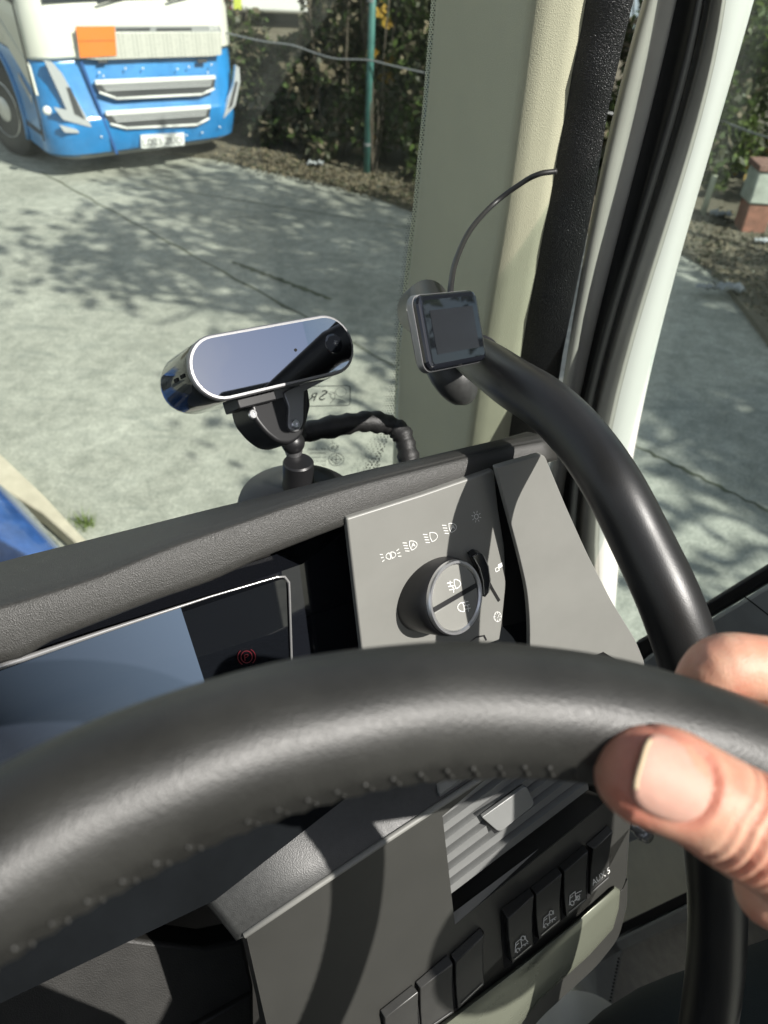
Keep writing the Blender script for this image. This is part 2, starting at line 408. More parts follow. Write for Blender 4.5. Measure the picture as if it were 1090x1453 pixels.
def dshape(cx, cy, w_, h_, rot=0, flip=1):
    pts = [(-w_ * .5 * flip, -h_ * .5)] + [(flip * (-w_ * .5 + w_ * math.sin(R_(t))), -h_ * .5 * math.cos(R_(t))) for t in range(15, 180, 15)] + [(-w_ * .5 * flip, h_ * .5), (-w_ * .62 * flip, 0), (-w_ * .5 * flip, -h_ * .5)]
    c, s_ = math.cos(R_(rot)), math.sin(R_(rot)); return [(cx + x * c - y * s_, cy + x * s_ + y * c) for x, y in pts]
def tr(x, y, cx, cy, rot=-18):
    c, s_ = math.cos(R_(rot)), math.sin(R_(rot)); return (cx + x * c - y * s_, cy + x * s_ + y * c)
def seg(cx, cy, *pts): return [tr(x, y, cx, cy) for x, y in pts]
sym('side_light_symbol', [dshape(550.5, 789.5, 6, 9, -15, -1), dshape(558.5, 787, 6, 9, -15, 1)] +
    [seg(546, 790, (-2, y0), (-5.5, y0 + s_)) for y0, s_ in ((-4, -1.2), (0, 0), (4, 1.5))] + [seg(562, 786, (2, y0), (6, y0 + s_)) for y0, s_ in ((-4, -1.5), (0, 0), (4, 1.2))], parent=lpan)
def beam(name, cx, cy, letter, extra=[]):
    m = MB()
    for s_ in [dshape(cx + 5, cy - 2, 9.5, 13, -15, 1)] + [seg(cx - 5, cy + 1, (-3.5, y0 - 1.2), (1.8, y0 + .8)) for y0 in (-6, -2, 2, 6)] + extra:
        m.stroke([lpt(*q) for q in s_], .00042, n_)
    if letter: textmesh(m, 'A', lpt(cx + 1.6, cy + 1.8), lpt(cx + 7.5, cy - .2), n_)
    build(name, m, M['white_ink'], lpan)
beam('automatic_light_symbol', 582, 775, True); beam('headlight_symbol', 611, 763, False); beam('automatic_high_beam_symbol', 638, 750, True)
sym('sun_symbol', [arc(676, 733, 2.8, 3.6)] + [[(676 + 4.6 * math.cos(R_(a)), 733 + 5.8 * math.sin(R_(a))), (676 + 6.6 * math.cos(R_(a)), 733 + 8 * math.sin(R_(a)))] for a in range(10, 370, 45)], wd=.00038, parent=lpan)
m = MB(); 
for s_ in [[(702.5, 807), (707, 804.5), (708.5, 809), (704, 811.5), (702.5, 807)]]: m.stroke([lpt(*q) for q in s_], .0005, n_)
m.prism([lpt(*q) for q in ((706.5, 801.5), (713, 797.5), (713.3, 803.5), (708.5, 806.5))], [lpt(*q, 0.0001) for q in ((706.5, 801.5), (713, 797.5), (713.3, 803.5), (708.5, 806.5))])
build('display_dimmer_symbol', m, M['white_ink'], lpan)
sym('gauge_symbol', [arc(706, 875, 5.3, 7)] + [[(706 + 3.3 * math.cos(R_(a)), 875 + 4.4 * math.sin(R_(a))), (706 + 5 * math.cos(R_(a)), 875 + 6.8 * math.sin(R_(a)))] for a in range(0, 360, 45)] + [[(706, 877), (708, 872)]], wd=.00038, parent=lpan)
sym('edge_mark', [[(668, 910), (676, 904), (687, 902), (690, 908)]], wd=.0012, ink='black', parent=lpan)
# rotary knob
kc = light_pl.at(625, 851, 0); r0 = .0243
kn = nrm(light_pl.n)
ctop = light_pl.at(647.5, 848, .019)                     # centre of the knob's face
kax = nrm(-F * .75 + U * .46 + L * .25)
kb = ctop - kax * .022
knob = build('rotary_knob', MB().lathe(kb, kax, [(.0262, -.015), (.0262, .002), (.0258, .012), (.0252, .0185), (.0238, .0205), (.022, .021)], 64), M['black'], lpan, angle=40)
# the ring and the two halves of the face
def ringprof(c, ax, prof, n=64, mi=0):
    m = MB(); m.lathe(c, ax, prof, n, mi); m.f = m.f[:-2]; m.m = m.m[:-2]
    k = len(prof)
    for q in range(n): m.f.append(((k - 1) * n + q, (k - 1) * n + (q + 1) % n, (q + 1) % n, q)); m.m.append(mi)
    return m
build('knob_ring', ringprof(kb, kax, [(.0212, .0195), (.0243, .0195), (.0243, .0218), (.0237, .0228), (.0222, .0228), (.0212, .0218)]), M['chrome'], knob if False else lpan, angle=30)
_fp = Pl(ctop, kax); cutd = nrm(_fp.at(676, 830) - _fp.at(621, 862)); cute = np.cross(kax, cutd)
for side in (1, -1):
    pts = []
    for i in range(33):
        a = math.pi * i / 32; pts.append(kb + kax * .0215 + .0206 * (math.cos(a) * cutd + side * math.sin(a) * cute))
    pts = [p + side * cute * (.0012 if 0 < i < 32 else .0016) for i, p in enumerate(pts)]
    b_ = build('fog_light_button', MB().prism(pts, [p - kax * .006 for p in pts]), M['panel'], lpan, bevel=.0006)
    face = Pl(kb + kax * .0215, kax)
    if side * cute[2] > 0:
        sy = [dshape(649.5, 828, 8, 13, -12, 1)] + [seg(640, 831, (-4, y0), (3, y0 + 1)) for y0 in (-5, 0, 5)] + [seg(641, 832, (0, -8), (-1.5, -2), (1.5, 2), (0, 9))]
    else:
        sy = [dshape(653.5, 862, 8, 13, -12, -1)] + [seg(661, 859, (-2, y0), (5, y0 + .6)) for y0 in (-5, 0, 5)] + [seg(662, 859, (0, -8), (-1.5, -2), (1.5, 2), (0, 9))]
    sym('fog_light_symbol', sy, face, .0005, .00015, parent=b_)
# thumb wheel beside the knob: a slim disc set edge-on into the panel
wp = [(670, 790), (678, 785), (686, 787), (694, 803), (697, 824), (695, 840), (689, 848), (684, 846), (683, 825), (678, 806)]
wheel = MB().slab(light_pl, rounded(wp, 2), .007, .0065)
build('thumb_wheel', wheel, M['gloss_black'], lpan, bevel=.001)
sym('thumb_wheel_edge', [[(673, 792), (681, 806), (686, 825), (687, 843)], [(687, 789), (693, 804), (695.5, 824), (693, 841)]], wd=.0006, off=.0067, ink='bezel', parent=lpan)
sym('thumb_wheel_slot', [[(671, 787), (681, 800), (698, 835), (708, 852)]], wd=.0022, off=.0001, ink='void', parent=lpan)

# grey fin at the end of the dash and the gap before it, its shade put in as a black backing
fin = rounded([(704, 664), (772, 644), (802, 716), (832, 783), (870, 857), (902, 908), (917, 946), (890, 960), (870, 1090), (752, 1060), (752, 880), (748, 835), (735, 780)], [2, 8, 10, 20, 20, 14, 10, 10, 0, 0, 20, 20, 20])
fin_pl = Pl(P(790, 780, .522), light_pl.n - L * .10)
mb = MB().slab(fin_pl, fin, .005)
build('end_panel', mb, M['panel'], dash, bevel=.0022, seg=3)
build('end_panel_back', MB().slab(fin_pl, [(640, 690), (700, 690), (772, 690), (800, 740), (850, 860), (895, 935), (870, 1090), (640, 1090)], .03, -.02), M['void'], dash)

# ------------------------------------------------ lower panel with air vent and rocker switches
up_y = lambda x: 1325 + (x - 345) * (1100 - 1325) / (690 - 345)
panel = MB()
def flat(poly, off=0): panel.slab(main_pl, poly, .02, off)
vTL, vBL, vBR, vTR, vTT = (628, 1158), (645.5, 1312), (866, 1133), (866, 1060), (700, 1030)
flat([(349, 1326), (628, 1142), (628, 1158), (645.5, 1312), (560, 1800), (430, 1800), (378, 1453)])
flat([(645.5, 1312), (866, 1133), (885, 1120), (905, 1108), (894, 1175), (889, 1243), (884, 1262), (660, 1424), (590, 1480), (540, 1560), (560, 1800)])
flat([(866, 1133), (866, 1060), (915, 1030), (905, 1108), (885, 1120)])
flat([(628, 1142), (760, 1055), (700, 1096.5), (628, 1158)])
lower = build('lower_panel', panel, M['main'], dash)
build('panel_edge', MB().tube([main_pl.at(x, y, .001) for x, y in ((346, 1327), (450, 1257), (560, 1184), (690, 1099), (760, 1053))], .0022, 10), M['panel'], lower, smooth=True)
# bright bevel along the vent's lower edge
n2 = main_pl.n
mb = MB(); a_, b_ = (645.5, 1312), (868, 1131); c_, d_ = (642, 1296), (846, 1143)
mb.prism([main_pl.at(*a_, .0004), main_pl.at(*b_, .0004), main_pl.at(*d_, -.005), main_pl.at(*c_, -.005)], [main_pl.at(*a_, -.004), main_pl.at(*b_, -.004), main_pl.at(*d_, -.009), main_pl.at(*c_, -.009)])
build('vent_sill', mb, M['panel'], lower)
# louvres
louv = MB()
def lerp(a, b, t): return (a[0] + (b[0] - a[0]) * t, a[1] + (b[1] - a[1]) * t)
ns = 7
for k in range(ns):
    for (t0, t1, o0, o1) in ((0, .5, -.0055, -.0005), (.5, 1, -.0005, -.0035)):
        l0 = lerp((623, 1116), (640.5, 1268), (k + t0) / ns); l1 = lerp((623, 1116), (640.5, 1268), (k + t1) / ns)
        r0_ = lerp((828, 966), (835, 1120), (k + t0) / ns); r1_ = lerp((828, 966), (835, 1120), (k + t1) / ns)
        fr = [main_pl.at(*l0, o0), main_pl.at(*r0_, o0), main_pl.at(*r1_, o1), main_pl.at(*l1, o1)]
        louv.prism(fr, [p - n2 * .003 for p in fr])
vent = build('air_vent', louv, M['vent'], dash)
build('vent_tab', MB().slab(main_pl, rounded([(684, 1160), (747, 1115), (760, 1141), (709, 1182)], [2, 5, 8, 8]), .003, .0045), M['vent'], vent, bevel=.001)
build('tab_stem', MB().slab(main_pl, [(684, 1161), (692, 1156), (712, 1178), (702, 1183)], .006, .0015), M['black'], vent)
build('vent_recess', MB().slab(main_pl, [(600, 1090), (880, 940), (905, 1140), (630, 1340)], .03, -.022), M['void'], dash)
# rockers
def rocker(TL, TR, CL, CR, BL, BR, glyph=None, proud=.006, lab=None, lift=.0028):
    m = MB(); pl = main_pl
    tl, t2 = pl.at(*TL, .0005), pl.at(*TR, .0005); cl, cr = pl.at(*CL, proud), pl.at(*CR, proud)
    bl, br = pl.at(*BL, lift), pl.at(*BR, lift)
    rows = [[tl, t2]]
    for t, bul in ((0, 0), (.25, -.0012), (.5, -.0018), (.75, -.0014), (1, 0)):
        rows.append([cl + (bl - cl) * t + n2 * bul * 1., cr + (br - cr) * t + n2 * bul])
    rows.append([bl - n2 * .004, br - n2 * .004])
    fr = [r[0] for r in rows]; rr = [r[1] for r in rows]
    deep = -.004
    base = [pl.at(*BL, deep), pl.at(*TL, deep)]; base2 = [pl.at(*BR, deep), pl.at(*TR, deep)]
    m.prism(fr + base, rr + base2)
    o = build('rocker_switch', m, M['switch'], lower, bevel=.0007, label=lab)
    if glyph:
        fp = Pl((cl + cr + bl + br) / 4 - n2 * .0014, np.cross(cr - cl, bl - cl)); 
        glyph(o, fp)
    mk = MB(); e = .1
    a = bl + (cl - bl) * .07 + (br - bl) * .12 + n2 * .0002; b2 = bl + (cl - bl) * .07 + (br - bl) * .9 + n2 * .0002
    build('switch_lens', MB().stroke([a, b2], .0009, n2, thick=.0002), M['bezel'], o)
    return o
def g_truck(x, y, extra):
    def g(o, fp):
        m = MB(); off = .0006
        ss = [[(x, y + 2), (x + 1, y - 11), (x + 8, y - 17), (x + 9.5, y - 5), (x + 6, y - 3)], [(x, y + 2), (x + 2, y + 1)], arc(x + 4, y - .5, 2.6, 3), [(x + 2, y - 8), (x + 5, y - 11)]]
        for s_ in ss + extra(x, y): m.stroke([fp.at(*q, off) for q in s_], .0007, fp.n)
        build('switch_symbol', m, M['white_ink'], o)
    return g
gx1 = lambda x, y: [[(x + 9, y - 7), (x + 17, y - 11)], arc(x + 11, y - 18, 2.6, 3), [(x + 14, y - 21), (x + 15, y - 16)], arc(x + 16.5, y - 8, 2.6, 3), [(x + 14, y - 17), (x + 18, y - 13)]]
gx2 = lambda x, y: [[(x + 9, y - 7), (x + 18, y - 13)], arc(x + 11, y - 19, 2.4, 3), [(x + 14, y - 22), (x + 14.5, y - 17)], arc(x + 15, y - 7, 2.6, 3)]
gx3 = lambda x, y: [[(x + 9, y - 14), (x + 17, y - 18)], arc(x + 12, y - 8, 2.6, 3), [(x + 8, y - 12), (x + 15, y - 4)], [(x + 8, y - 5), (x + 15, y - 13)]]
def g_aux(o, fp):
    m = MB(); textmesh(m, 'AUX 5', main_pl.at(841, 1257, .0050), main_pl.at(866, 1237.5, .0050), n2, thick=.0002, tall=1.5)
    for v in range(len(m.v)): pass
    build('switch_symbol', m, M['white_ink'], o)
rocker((711, 1290), (751, 1260), (721, 1304), (758, 1270), (727, 1368), (757, 1343), g_truck(731, 1349, gx1), .009, 'rocker switch with a lorry and two trailer axles symbol', .007)
rocker((753, 1259), (790, 1230), (761, 1270), (798, 1240), (765, 1334), (796, 1308), g_truck(771, 1314, gx2), .008, 'rocker switch with a lorry and one trailer axle symbol', .005)
rocker((793, 1229), (828, 1199), (801, 1237), (835, 1208), (804, 1302), (833, 1278), g_truck(808, 1282, gx3), .008, 'rocker switch with a lorry and crossed circle symbol', .004)
rocker((831, 1198), (862, 1171), (843, 1205), (870, 1180), (838, 1271), (865, 1247), g_aux, .006, 'rocker switch marked AUX 5', .003)
rocker((639, 1354), (681, 1316), (647, 1366), (687, 1328), (650, 1433), (688, 1397))
rocker((589, 1393), (635, 1354), (597, 1403), (643, 1368), (600, 1468), (645, 1437))
rocker((539, 1433), (585, 1397), (547, 1445), (594, 1408), (550, 1515), (596, 1476))
build('switch_shadow_gap', MB().slab(main_pl, rounded([(711, 1292), (722, 1302), (727, 1369), (716, 1374), (712, 1330)], 2), .002, .0006), M['void'], lower)
for p_ in ([(754, 1264), (760, 1270), (764, 1334), (758, 1340), (757, 1300)], [(791, 1232), (800, 1238), (803, 1300), (797, 1306), (795, 1270)], [(829, 1200), (841, 1206), (838, 1270), (833, 1276), (831, 1240)], [(640, 1356), (646, 1366), (649, 1432), (645, 1436), (641, 1400)], [(681, 1316), (687, 1327), (687, 1322)], [(590, 1395), (596, 1403), (599, 1460), (595, 1464)]):
    build('switch_gap', MB().slab(main_pl, p_, .002, .0005), M['void'], lower)
# metallic strip under the switches
st_pl = main_pl.push(.004)
strip = MB()
sp_top = [(560, 1507), (640, 1441), (740, 1367), (820, 1306), (868, 1262), (876, 1258), (880, 1264)]
rows = []
for (tx, ty), (bx, by) in zip([(540, 1518), (640, 1441), (740, 1367), (820, 1303), (872, 1257), (880, 1262)], [(600, 1590), (680, 1530), (765, 1420), (836, 1356), (870, 1318), (878, 1290)]):
    r = []
    for t, h in ((0, -.004), (0.0, .001), (.06, .004), (.14, .0052), (.3, .0055), (.7, .0055), (.93, .005), (1., .003), (1, -.004)):
        r.append(main_pl.at(tx + (bx - tx) * t, ty + (by - ty) * t, h))
    rows.append(r)
mb = MB().loft(rows); nn = len(rows[0]); mb.f.append(tuple(range(len(mb.v) - nn, len(mb.v)))); mb.m.append(0)
build('metallic_strip', mb, M['strip'], dash, angle=50)
mb = MB().slab(main_pl, rounded([(884, 1262), (891, 1246), (890, 1285), (878, 1332), (846, 1372), (772, 1440), (700, 1520), (560, 1680), (500, 1620), (560, 1520), (660, 1432), (740, 1367)], [0, 4, 10, 16, 16, 10, 0, 0, 0, 0, 0, 0]), .05, .0008)
build('strip_surround', mb, M['main'], dash, bevel=.002)

# ledge above the lower panel: a shelf running back from the panel's edge to the light panel
led = [main_pl.at(345, 1326, .0005), main_pl.at(450, 1256, .0005), main_pl.at(560, 1184, .0005), main_pl.at(690, 1099, .0005), main_pl.at(850, 996, .0005)]
lp_ledge = Pl(led[2], np.cross(L, -math.cos(R_(68)) * U - math.sin(R_(68)) * F))
bk = [lp_ledge.at(306, 1277), lp_ledge.at(420, 1188), lp_ledge.at(520, 1110), lp_ledge.at(640, 1030), lp_ledge.at(780, 930)]
rows = []
for a, b in zip(led, bk):
    far = b + (b - a) * .05 - lp_ledge.n * .004
    rows.append([a - n2 * .006, a, a + (b - a) * .08 + lp_ledge.n * .0015, a + (b - a) * .5 + lp_ledge.n * .002, b, far])
rows = [[p - L * .004 - lp_ledge.n * .012 for p in rows[0]], [p - L * .003 - lp_ledge.n * .003 for p in rows[0]]] + rows
build('ledge', MB().loft(rows, thick=-U * .004), M['ledge'], dash, angle=50)
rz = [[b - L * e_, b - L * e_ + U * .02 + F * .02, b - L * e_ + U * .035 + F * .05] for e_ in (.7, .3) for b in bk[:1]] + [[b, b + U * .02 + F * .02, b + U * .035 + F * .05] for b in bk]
build('binnacle_underside', MB().loft(rz, thick=F * .004), mat('shade_black_plastic', (.006, .007, .008), .95, vary=.2, vscale=30, spec=.05), dash, angle=50)  # near-black colour paints in the shade of the wheel rim
# steering column cover to the left of the lower panel
cc = Pl(P(200, 1400, .60), main_pl.n + U * .25)
mb = MB().slab(cc, [(-500, 1500), (0, 1412), (165, 1330), (290, 1346), (345, 1334), (360, 1400), (362, 1560), (-500, 1900)], .03)
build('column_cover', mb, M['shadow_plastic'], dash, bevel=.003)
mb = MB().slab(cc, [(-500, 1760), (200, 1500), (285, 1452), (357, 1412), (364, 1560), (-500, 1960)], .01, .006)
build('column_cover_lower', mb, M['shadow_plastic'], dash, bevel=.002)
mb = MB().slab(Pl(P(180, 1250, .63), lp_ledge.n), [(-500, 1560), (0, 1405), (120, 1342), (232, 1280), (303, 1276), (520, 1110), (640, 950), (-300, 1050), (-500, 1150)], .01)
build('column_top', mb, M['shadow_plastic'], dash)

# ================================================================== WINDSCREEN
ws_pl = Pl(uvw(.33, .80, -.40), -F - U * .21)
WS = MB().slab(ws_pl, [(-1500, -700), (640, -300), (600, 230), (590, 330), (572, 450), (566, 560), (560, 690), (300, 800), (-1500, 1400)], .005)
wso = build('windscreen', WS, M['glass'])
tag(wso, 'large tinted windscreen pane with printed marks near its lower right corner', 'windscreen')
# black dot band along the edge, and the printed marks
def frit_x(y): return np.interp(y, [-150, 0, 150, 300, 385, 450, 600, 660], [632, 620, 607, 592, 581, 573, 560, 553])
mb = MB()
for k in range(0, 215):
    y = -60 + k * 3.4
    for c in range(3 if y < 560 else 5):
        x = frit_x(y) - 2 - c * 3.6 - (1.8 if k % 2 else 0)
        r_ = (1.15, .95, .7, .6, .45)[c] if y < 560 else 1.2 - .17 * c
        if y > 600: x -= (y - 600) * .25 * (1 + c * .3)
        mb.add([ws_pl.at(x + r_ * math.cos(a), y + r_ * math.sin(a), .0006) for a in (0, 1.05, 2.1, 3.14, 4.19, 5.24)], [(0, 1, 2, 3, 4, 5)])
for k in range(16):
    for c in range(7):
        x = 520 + c * 5.2 + (2.6 if k % 2 else 0); y = 605 + k * 4.2
        if x + (y - 600) * .8 > 568 and x < frit_x(y) - 14: mb.add([ws_pl.at(x + 1.3 * math.cos(a), y + 1.3 * math.sin(a), .0006) for a in (0, 1.05, 2.1, 3.14, 4.19, 5.24)], [(0, 1, 2, 3, 4, 5)])
build('dot_band', mb, M['seal'], wso)
wn = ws_pl.n
def wst(pts, wd=.0007): 
    for q in pts: mk.stroke([ws_pl.at(*a, .0006) for a in q], wd, wn)
mk = MB()
wst([rounded([(420, 549), (497, 547), (497, 575), (420, 577)], 4) + [(420, 560)]], .0011)
textmesh(mk, 'S', ws_pl.at(451, 568, .0006), ws_pl.at(460, 568, .0006), wn, mirror=True); textmesh(mk, 'R', ws_pl.at(436, 569, .0006), ws_pl.at(446, 569, .0006), wn, mirror=True)
textmesh(mk, 'S', ws_pl.at(421, 570, .0006), ws_pl.at(430, 570, .0006), wn, mirror=True)
wst([arc(484, 556, 8, 7), arc(472, 561, 3.4, 5.5, -20), [(464, 557), (470, 560), (476, 556)], [(468, 573), (474, 566), (484, 567), (492, 572)], [(478, 573), (483, 569), (488, 572)]], .0006)
build('airbag_mark', mk, M['grey_ink'], wso); mk = MB()
textmesh(mk, 'VOLVO', ws_pl.at(428, 605, .0006), ws_pl.at(466, 603, .0006), wn, mirror=True)
build('brand_mark', mk, M['grey_ink'], wso); mk = MB()
wst([arc(473, 635, 7.5, 6), [(473, 629), (471, 625)]], .0006)
textmesh(mk, 'E9', ws_pl.at(468.5, 638, .0006), ws_pl.at(477.5, 638, .0006), wn, mirror=True)
wst([arc(477, 652, 11, 9), [(477, 645), (485, 652), (477, 659), (469, 652), (477, 645)], [(469, 652), (485, 652)], [(477, 645), (477, 659)]], .0009)
for k, t_ in enumerate(('43R - 001582', 'LAMINATED', 'AS1 TRANSP', 'DOT 1022', '221')):
    wd = (26, 24, 20, 18, 6)[k]; textmesh(mk, t_, ws_pl.at(462 - wd, 639 + k * 5.6, .0006), ws_pl.at(462, 638.5 + k * 5.6, .0006), wn, mirror=True)
build('approval_marks', mk, M['grey_ink'], wso)

# ================================================================== PILLAR
def Pd(x, y, d0, d1):          # depth linear in 1/d between y = 0 and y = 700
    t = y / 700; return P(x, y, 1 / ((1 - t) / d0 + t / d1))
ys = [-260, -120, 0, 150, 300, 400, 500, 600, 700, 800, 930]
def tab(y, vals):
    ky = [0, 150, 300, 500, 640]
    if y < 0: return vals[0] + (vals[0] - vals[1]) / 150 * -y
    if y > 640: return vals[-1] + (vals[-1] - vals[-2]) / 140 * (y - 640)
    return float(np.interp(y, ky, vals))
DW = [to_cam(ws_pl.at(620, 0))[2] * -1, to_cam(ws_pl.at(560, 700))[2] * -1]
C = dict(frit=([620, 607, 592, 567, 562], DW[0] - .008, DW[1] - .01), corner=([757, 738, 718, 685, 666], DW[0] * .76, DW[1] * .76), cb=([824, 796, 769, 732, 712], DW[0] * .77, DW[1] * .77),
         br=([899, 864, 840, 799, 778], DW[0] * .76, DW[1] * .76))
pil = thing('windscreen_pillar', uvw(.40, .60, -1.0), 'cream grained pillar trim between the windscreen and the driver side window', 'pillar trim')
def colpt(nm, y, dx=0, dd=1.): v, a, b = C[nm]; return Pd(tab(y, v) + dx, y, a * dd, b * dd)
rows = []
for y in ys:
    f0, c0, b0 = colpt('frit', y), colpt('corner', y), colpt('cb', y, 18, 1.0)
    bulge = 0
    if 380 < y < 520: bulge = 0
    fb = colpt('frit', y, 14, 1.06)
    m1 = f0 + (c0 - f0) * .45 + L * .004
    c1 = f0 + (c0 - f0) * .94; c2 = c0 + (b0 - c0) * .08
    mid = (c0 * .62 + (c1 + c2) * .19)
    bb = c0 + (b0 - c0) * .6 - F * .002
    rows.append([fb, f0, f0 + (c0 - f0) * .04, m1, f0 + (c0 - f0) * .82 + L * .001, c1, mid + F * .001, c2, c0 + (b0 - c0) * .3 - F * .002, bb, b0 - F * .001, b0 + F * .03])
build('pillar_trim', MB().loft(rows, thick=F * .02 + L * .006), M['cream'], pil, smooth=True)
# black wrinkled seal / cover
rows = []
for i, y in enumerate(np.linspace(-260, 930, 40)):
    a, b = colpt('cb', y, 3), colpt('br', y)
    out_ = nrm(np.cross(b - a, U)); out_ = out_ if out_ @ (ORG - a) > 0 else -out_
    wv = .0012 * math.sin(i * 1.7) + .0008 * math.sin(i * .6 + 1)
    w_ = np.linalg.norm(b - a)
    rows.append([a - out_ * .02] + [a + (b - a) * t + out_ * (.15 * w_ * math.sin(math.pi * t) ** .7 + wv * math.sin(math.pi * t)) for t in (0, .05, .15, .3, .45, .6, .75, .88, .96, 1)] + [b - out_ * .02])
build('pillar_cover', MB().loft(rows), M['foam'], pil, smooth=True, label='black wrinkled vinyl cover on the pillar')
# gap filler with small pieces: rear edge of the pillar body
DT = DW
# ================================================================== DOOR
door = thing('cab_door', uvw(.55, .1, -1.3), 'driver side cab door with a white painted window frame and grey lower trim', 'door')
dpl = Pl(uvw(.575, 0, -.3), -L)
fr = dict(fl=([912, 873, 843, 800, 788], .489, .735), streak=([936, 908, 866, 822, 802], .492, .740), dk0=([956, 925, 881, 832, 808], .487, .738), dk1=([998, 966, 915, 860, 826], .477, .72),
          ln=([1005, 974, 921, 865, 831], .485, .73), g0=([1010, 978, 926, 870, 836], .478, .72), g1=([1031, 1003, 955, 897, 864], .474, .715), w1=([1068, 1031, 982, 931, 897], .462, .70))
low_ = dict(fl=752, streak=768, dk0=782, dk1=818, ln=822, g0=830, g1=854)
cf_ = {k: np.polyfit([0, 150, 300, 500, 640, 850], list(v[0]) + [low_[k]], 3) for k, v in fr.items() if k in low_}
def dp(nm, y, dx=0, dd=0.):
    v, a, b = fr[nm]; yc_ = min(max(y, 0), 850); x_ = float(np.polyval(cf_[nm], yc_)) + (y - yc_) * float(np.polyval(np.polyder(cf_[nm]), yc_)); return Pd(x_ + dx, y, a * 1.25 + dd, b * 1.25 + dd)
_wc = np.polyfit([-260, 0, 150, 300, 380, 440, 500, 560, 640, 700, 850, 930], [1132, 1067, 1028, 982, 959, 944, 930, 915, 897, 888, 876, 869], 4)
def w1x(y): return float(np.polyval(_wc, y))
yy = list(np.linspace(-260, 990, 30))
def strip_(names, y): return [dp(*n_[:1], y, *n_[1:]) for n_ in names]
rows = [[dp('fl', y, 8, .05), dp('fl', y), dp('fl', y, 5, -.004), dp('fl', y, 14, -.007), dp('streak', y, -6, -.008), dp('streak', y, 2, -.006), dp('dk0', y, 0, -.004), dp('dk0', y, 6, .004)] for y in yy]
build('pillar_casing', MB().loft(rows), M['frame'], door, smooth=True)
rows = [[dp('dk0', y, -2, .004), dp('dk0', y, 5, -.001), dp('dk0', y, 22, -.002), dp('dk1', y, -12, -.003), dp('dk1', y, -5, -.004), dp('dk1', y, 0, .0), dp('dk1', y, 2, .012)] for y in yy]
build('door_seal', MB().loft(rows), M['seal'], door, smooth=True)
rows = [[dp('dk1', y, -8, .030), dp('ln', y, 2, .024), dp('g0', y, 0, .001), dp('g0', y, 5, -.003), dp('g1', y, -8, -.004), dp('g1', y, -6, -.0045), dp('g1', y, -4, -.003), dp('g1', y, -1, -.003)] for y in yy]
build('frame_inner_edge', MB().loft(rows), M['frame'], door, smooth=True)
rows = []
for y in yy:
    w1 = Pd(w1x(y), y, .482 * 1.25, .727 * 1.25); g1 = dp('g1', y, -1, -.003)
    rows.append([g1, g1 + (w1 - g1) * .12 - F * .002, g1 + (w1 - g1) * .35 - F * .0035, g1 + (w1 - g1) * .7 - F * .003, w1, w1 + L * .006 + F * .004, w1 + L * .01 + F * .03])
build('window_frame', MB().loft(rows), M['white'], door, smooth=True)
# side window
gpl = Pl(uvw(.592, 0, -.3), -L)
build('door_window', MB().slab(gpl, [(1600, -500), (1126, -260), (1060, 0), (1024, 150), (975, 300), (950, 400), (926, 500), (890, 700), (868, 900), (890, 960), (1100, 840), (1800, 400)], .004), M['sideglass'], door)
build('door_shell', MB().slab(Pl(dpl.p + L * .012, dpl.n), [(800, 1120), (860, 985), (918, 945), (1090, 845), (1900, 420), (2600, 1800), (700, 2600), (760, 1500)], .03), M['doorcard'], door)
# belt seal, rising rearwards, and trim below it
build('belt_seal', MB().slab(Pl(dpl.p - L * .012, dpl.n), [(860, 960), (903, 909), (1000, 855), (1095, 796), (1500, 560), (1500, 600), (1090, 826), (1000, 880), (920, 930), (870, 985)], .02), M['seal'], door, bevel=.004, seg=3)
dt = Pl(dpl.p - L * .02, dpl.n)
build('door_trim_upper', MB().slab(dt, [(850, 990), (918, 931), (1000, 883), (1090, 829), (1700, 520), (1900, 1300), (1100, 1330), (978, 1200), (860, 1210)], .03), M['doorcard'], door, bevel=.004)
build('trim_seam', MB().stroke([dt.at(1056, 846, .0003), dt.at(1100, 880, .0003)], .0015, dt.n), M['void'], door)
build('door_trim_cream', MB().slab(Pl(dt.p, dt.n), [(820, 1215), (880, 1200), (984, 1160), (1100, 1140), (1100, 1200), (984, 1261), (884, 1309), (820, 1340)], .03, .0004), M['doorcream'], door)
build('trim_gap', MB().slab(dt, [(820, 1341), (884, 1310), (984, 1262), (1200, 1160), (1200, 1170), (984, 1276), (880, 1326), (820, 1355)], .03, .001), M['seal'], door)
build('pocket_rim', MB().slab(Pl(dt.p - L * .015, dt.n), [(872, 1335), (984, 1280), (1200, 1180), (1200, 1200), (984, 1303), (882, 1352)], .03), M['doorcard'], door, bevel=.003)
build('door_pocket', MB().slab(Pl(dt.p - L * .012, dt.n), [(876, 1354), (984, 1303), (1300, 1160), (1500, 1700), (860, 1600), (862, 1440)], .03), M['fabric'], door)
build('pocket_edge', MB().slab(Pl(dt.p - L * .016, dt.n), rounded([(846, 1371), (876, 1352), (881, 1352), (862, 1440), (866, 1600), (820, 1600), (848, 1450)], 4), .03), M['doorcard'], door, bevel=.004)
tr_ = MB()
for k in range(28):
    y = 1360 + k * 5; x = 878 - (y - 1360) * .2; tr_.ball(Pl(dt.p - L * .017, dt.n).at(x, y), .0016, 4)
build('stitching', tr_, M['void'], door, smooth=True)
# chrome lever end below the thumb
lev = Pl(dt.p - L * .03, dt.n)
build('door_lever', MB().tube([lev.at(902, 1170), lev.at(915, 1184), lev.at(922, 1190)], [.009, .0095, .007], 14), M['bezel'], door, smooth=True)
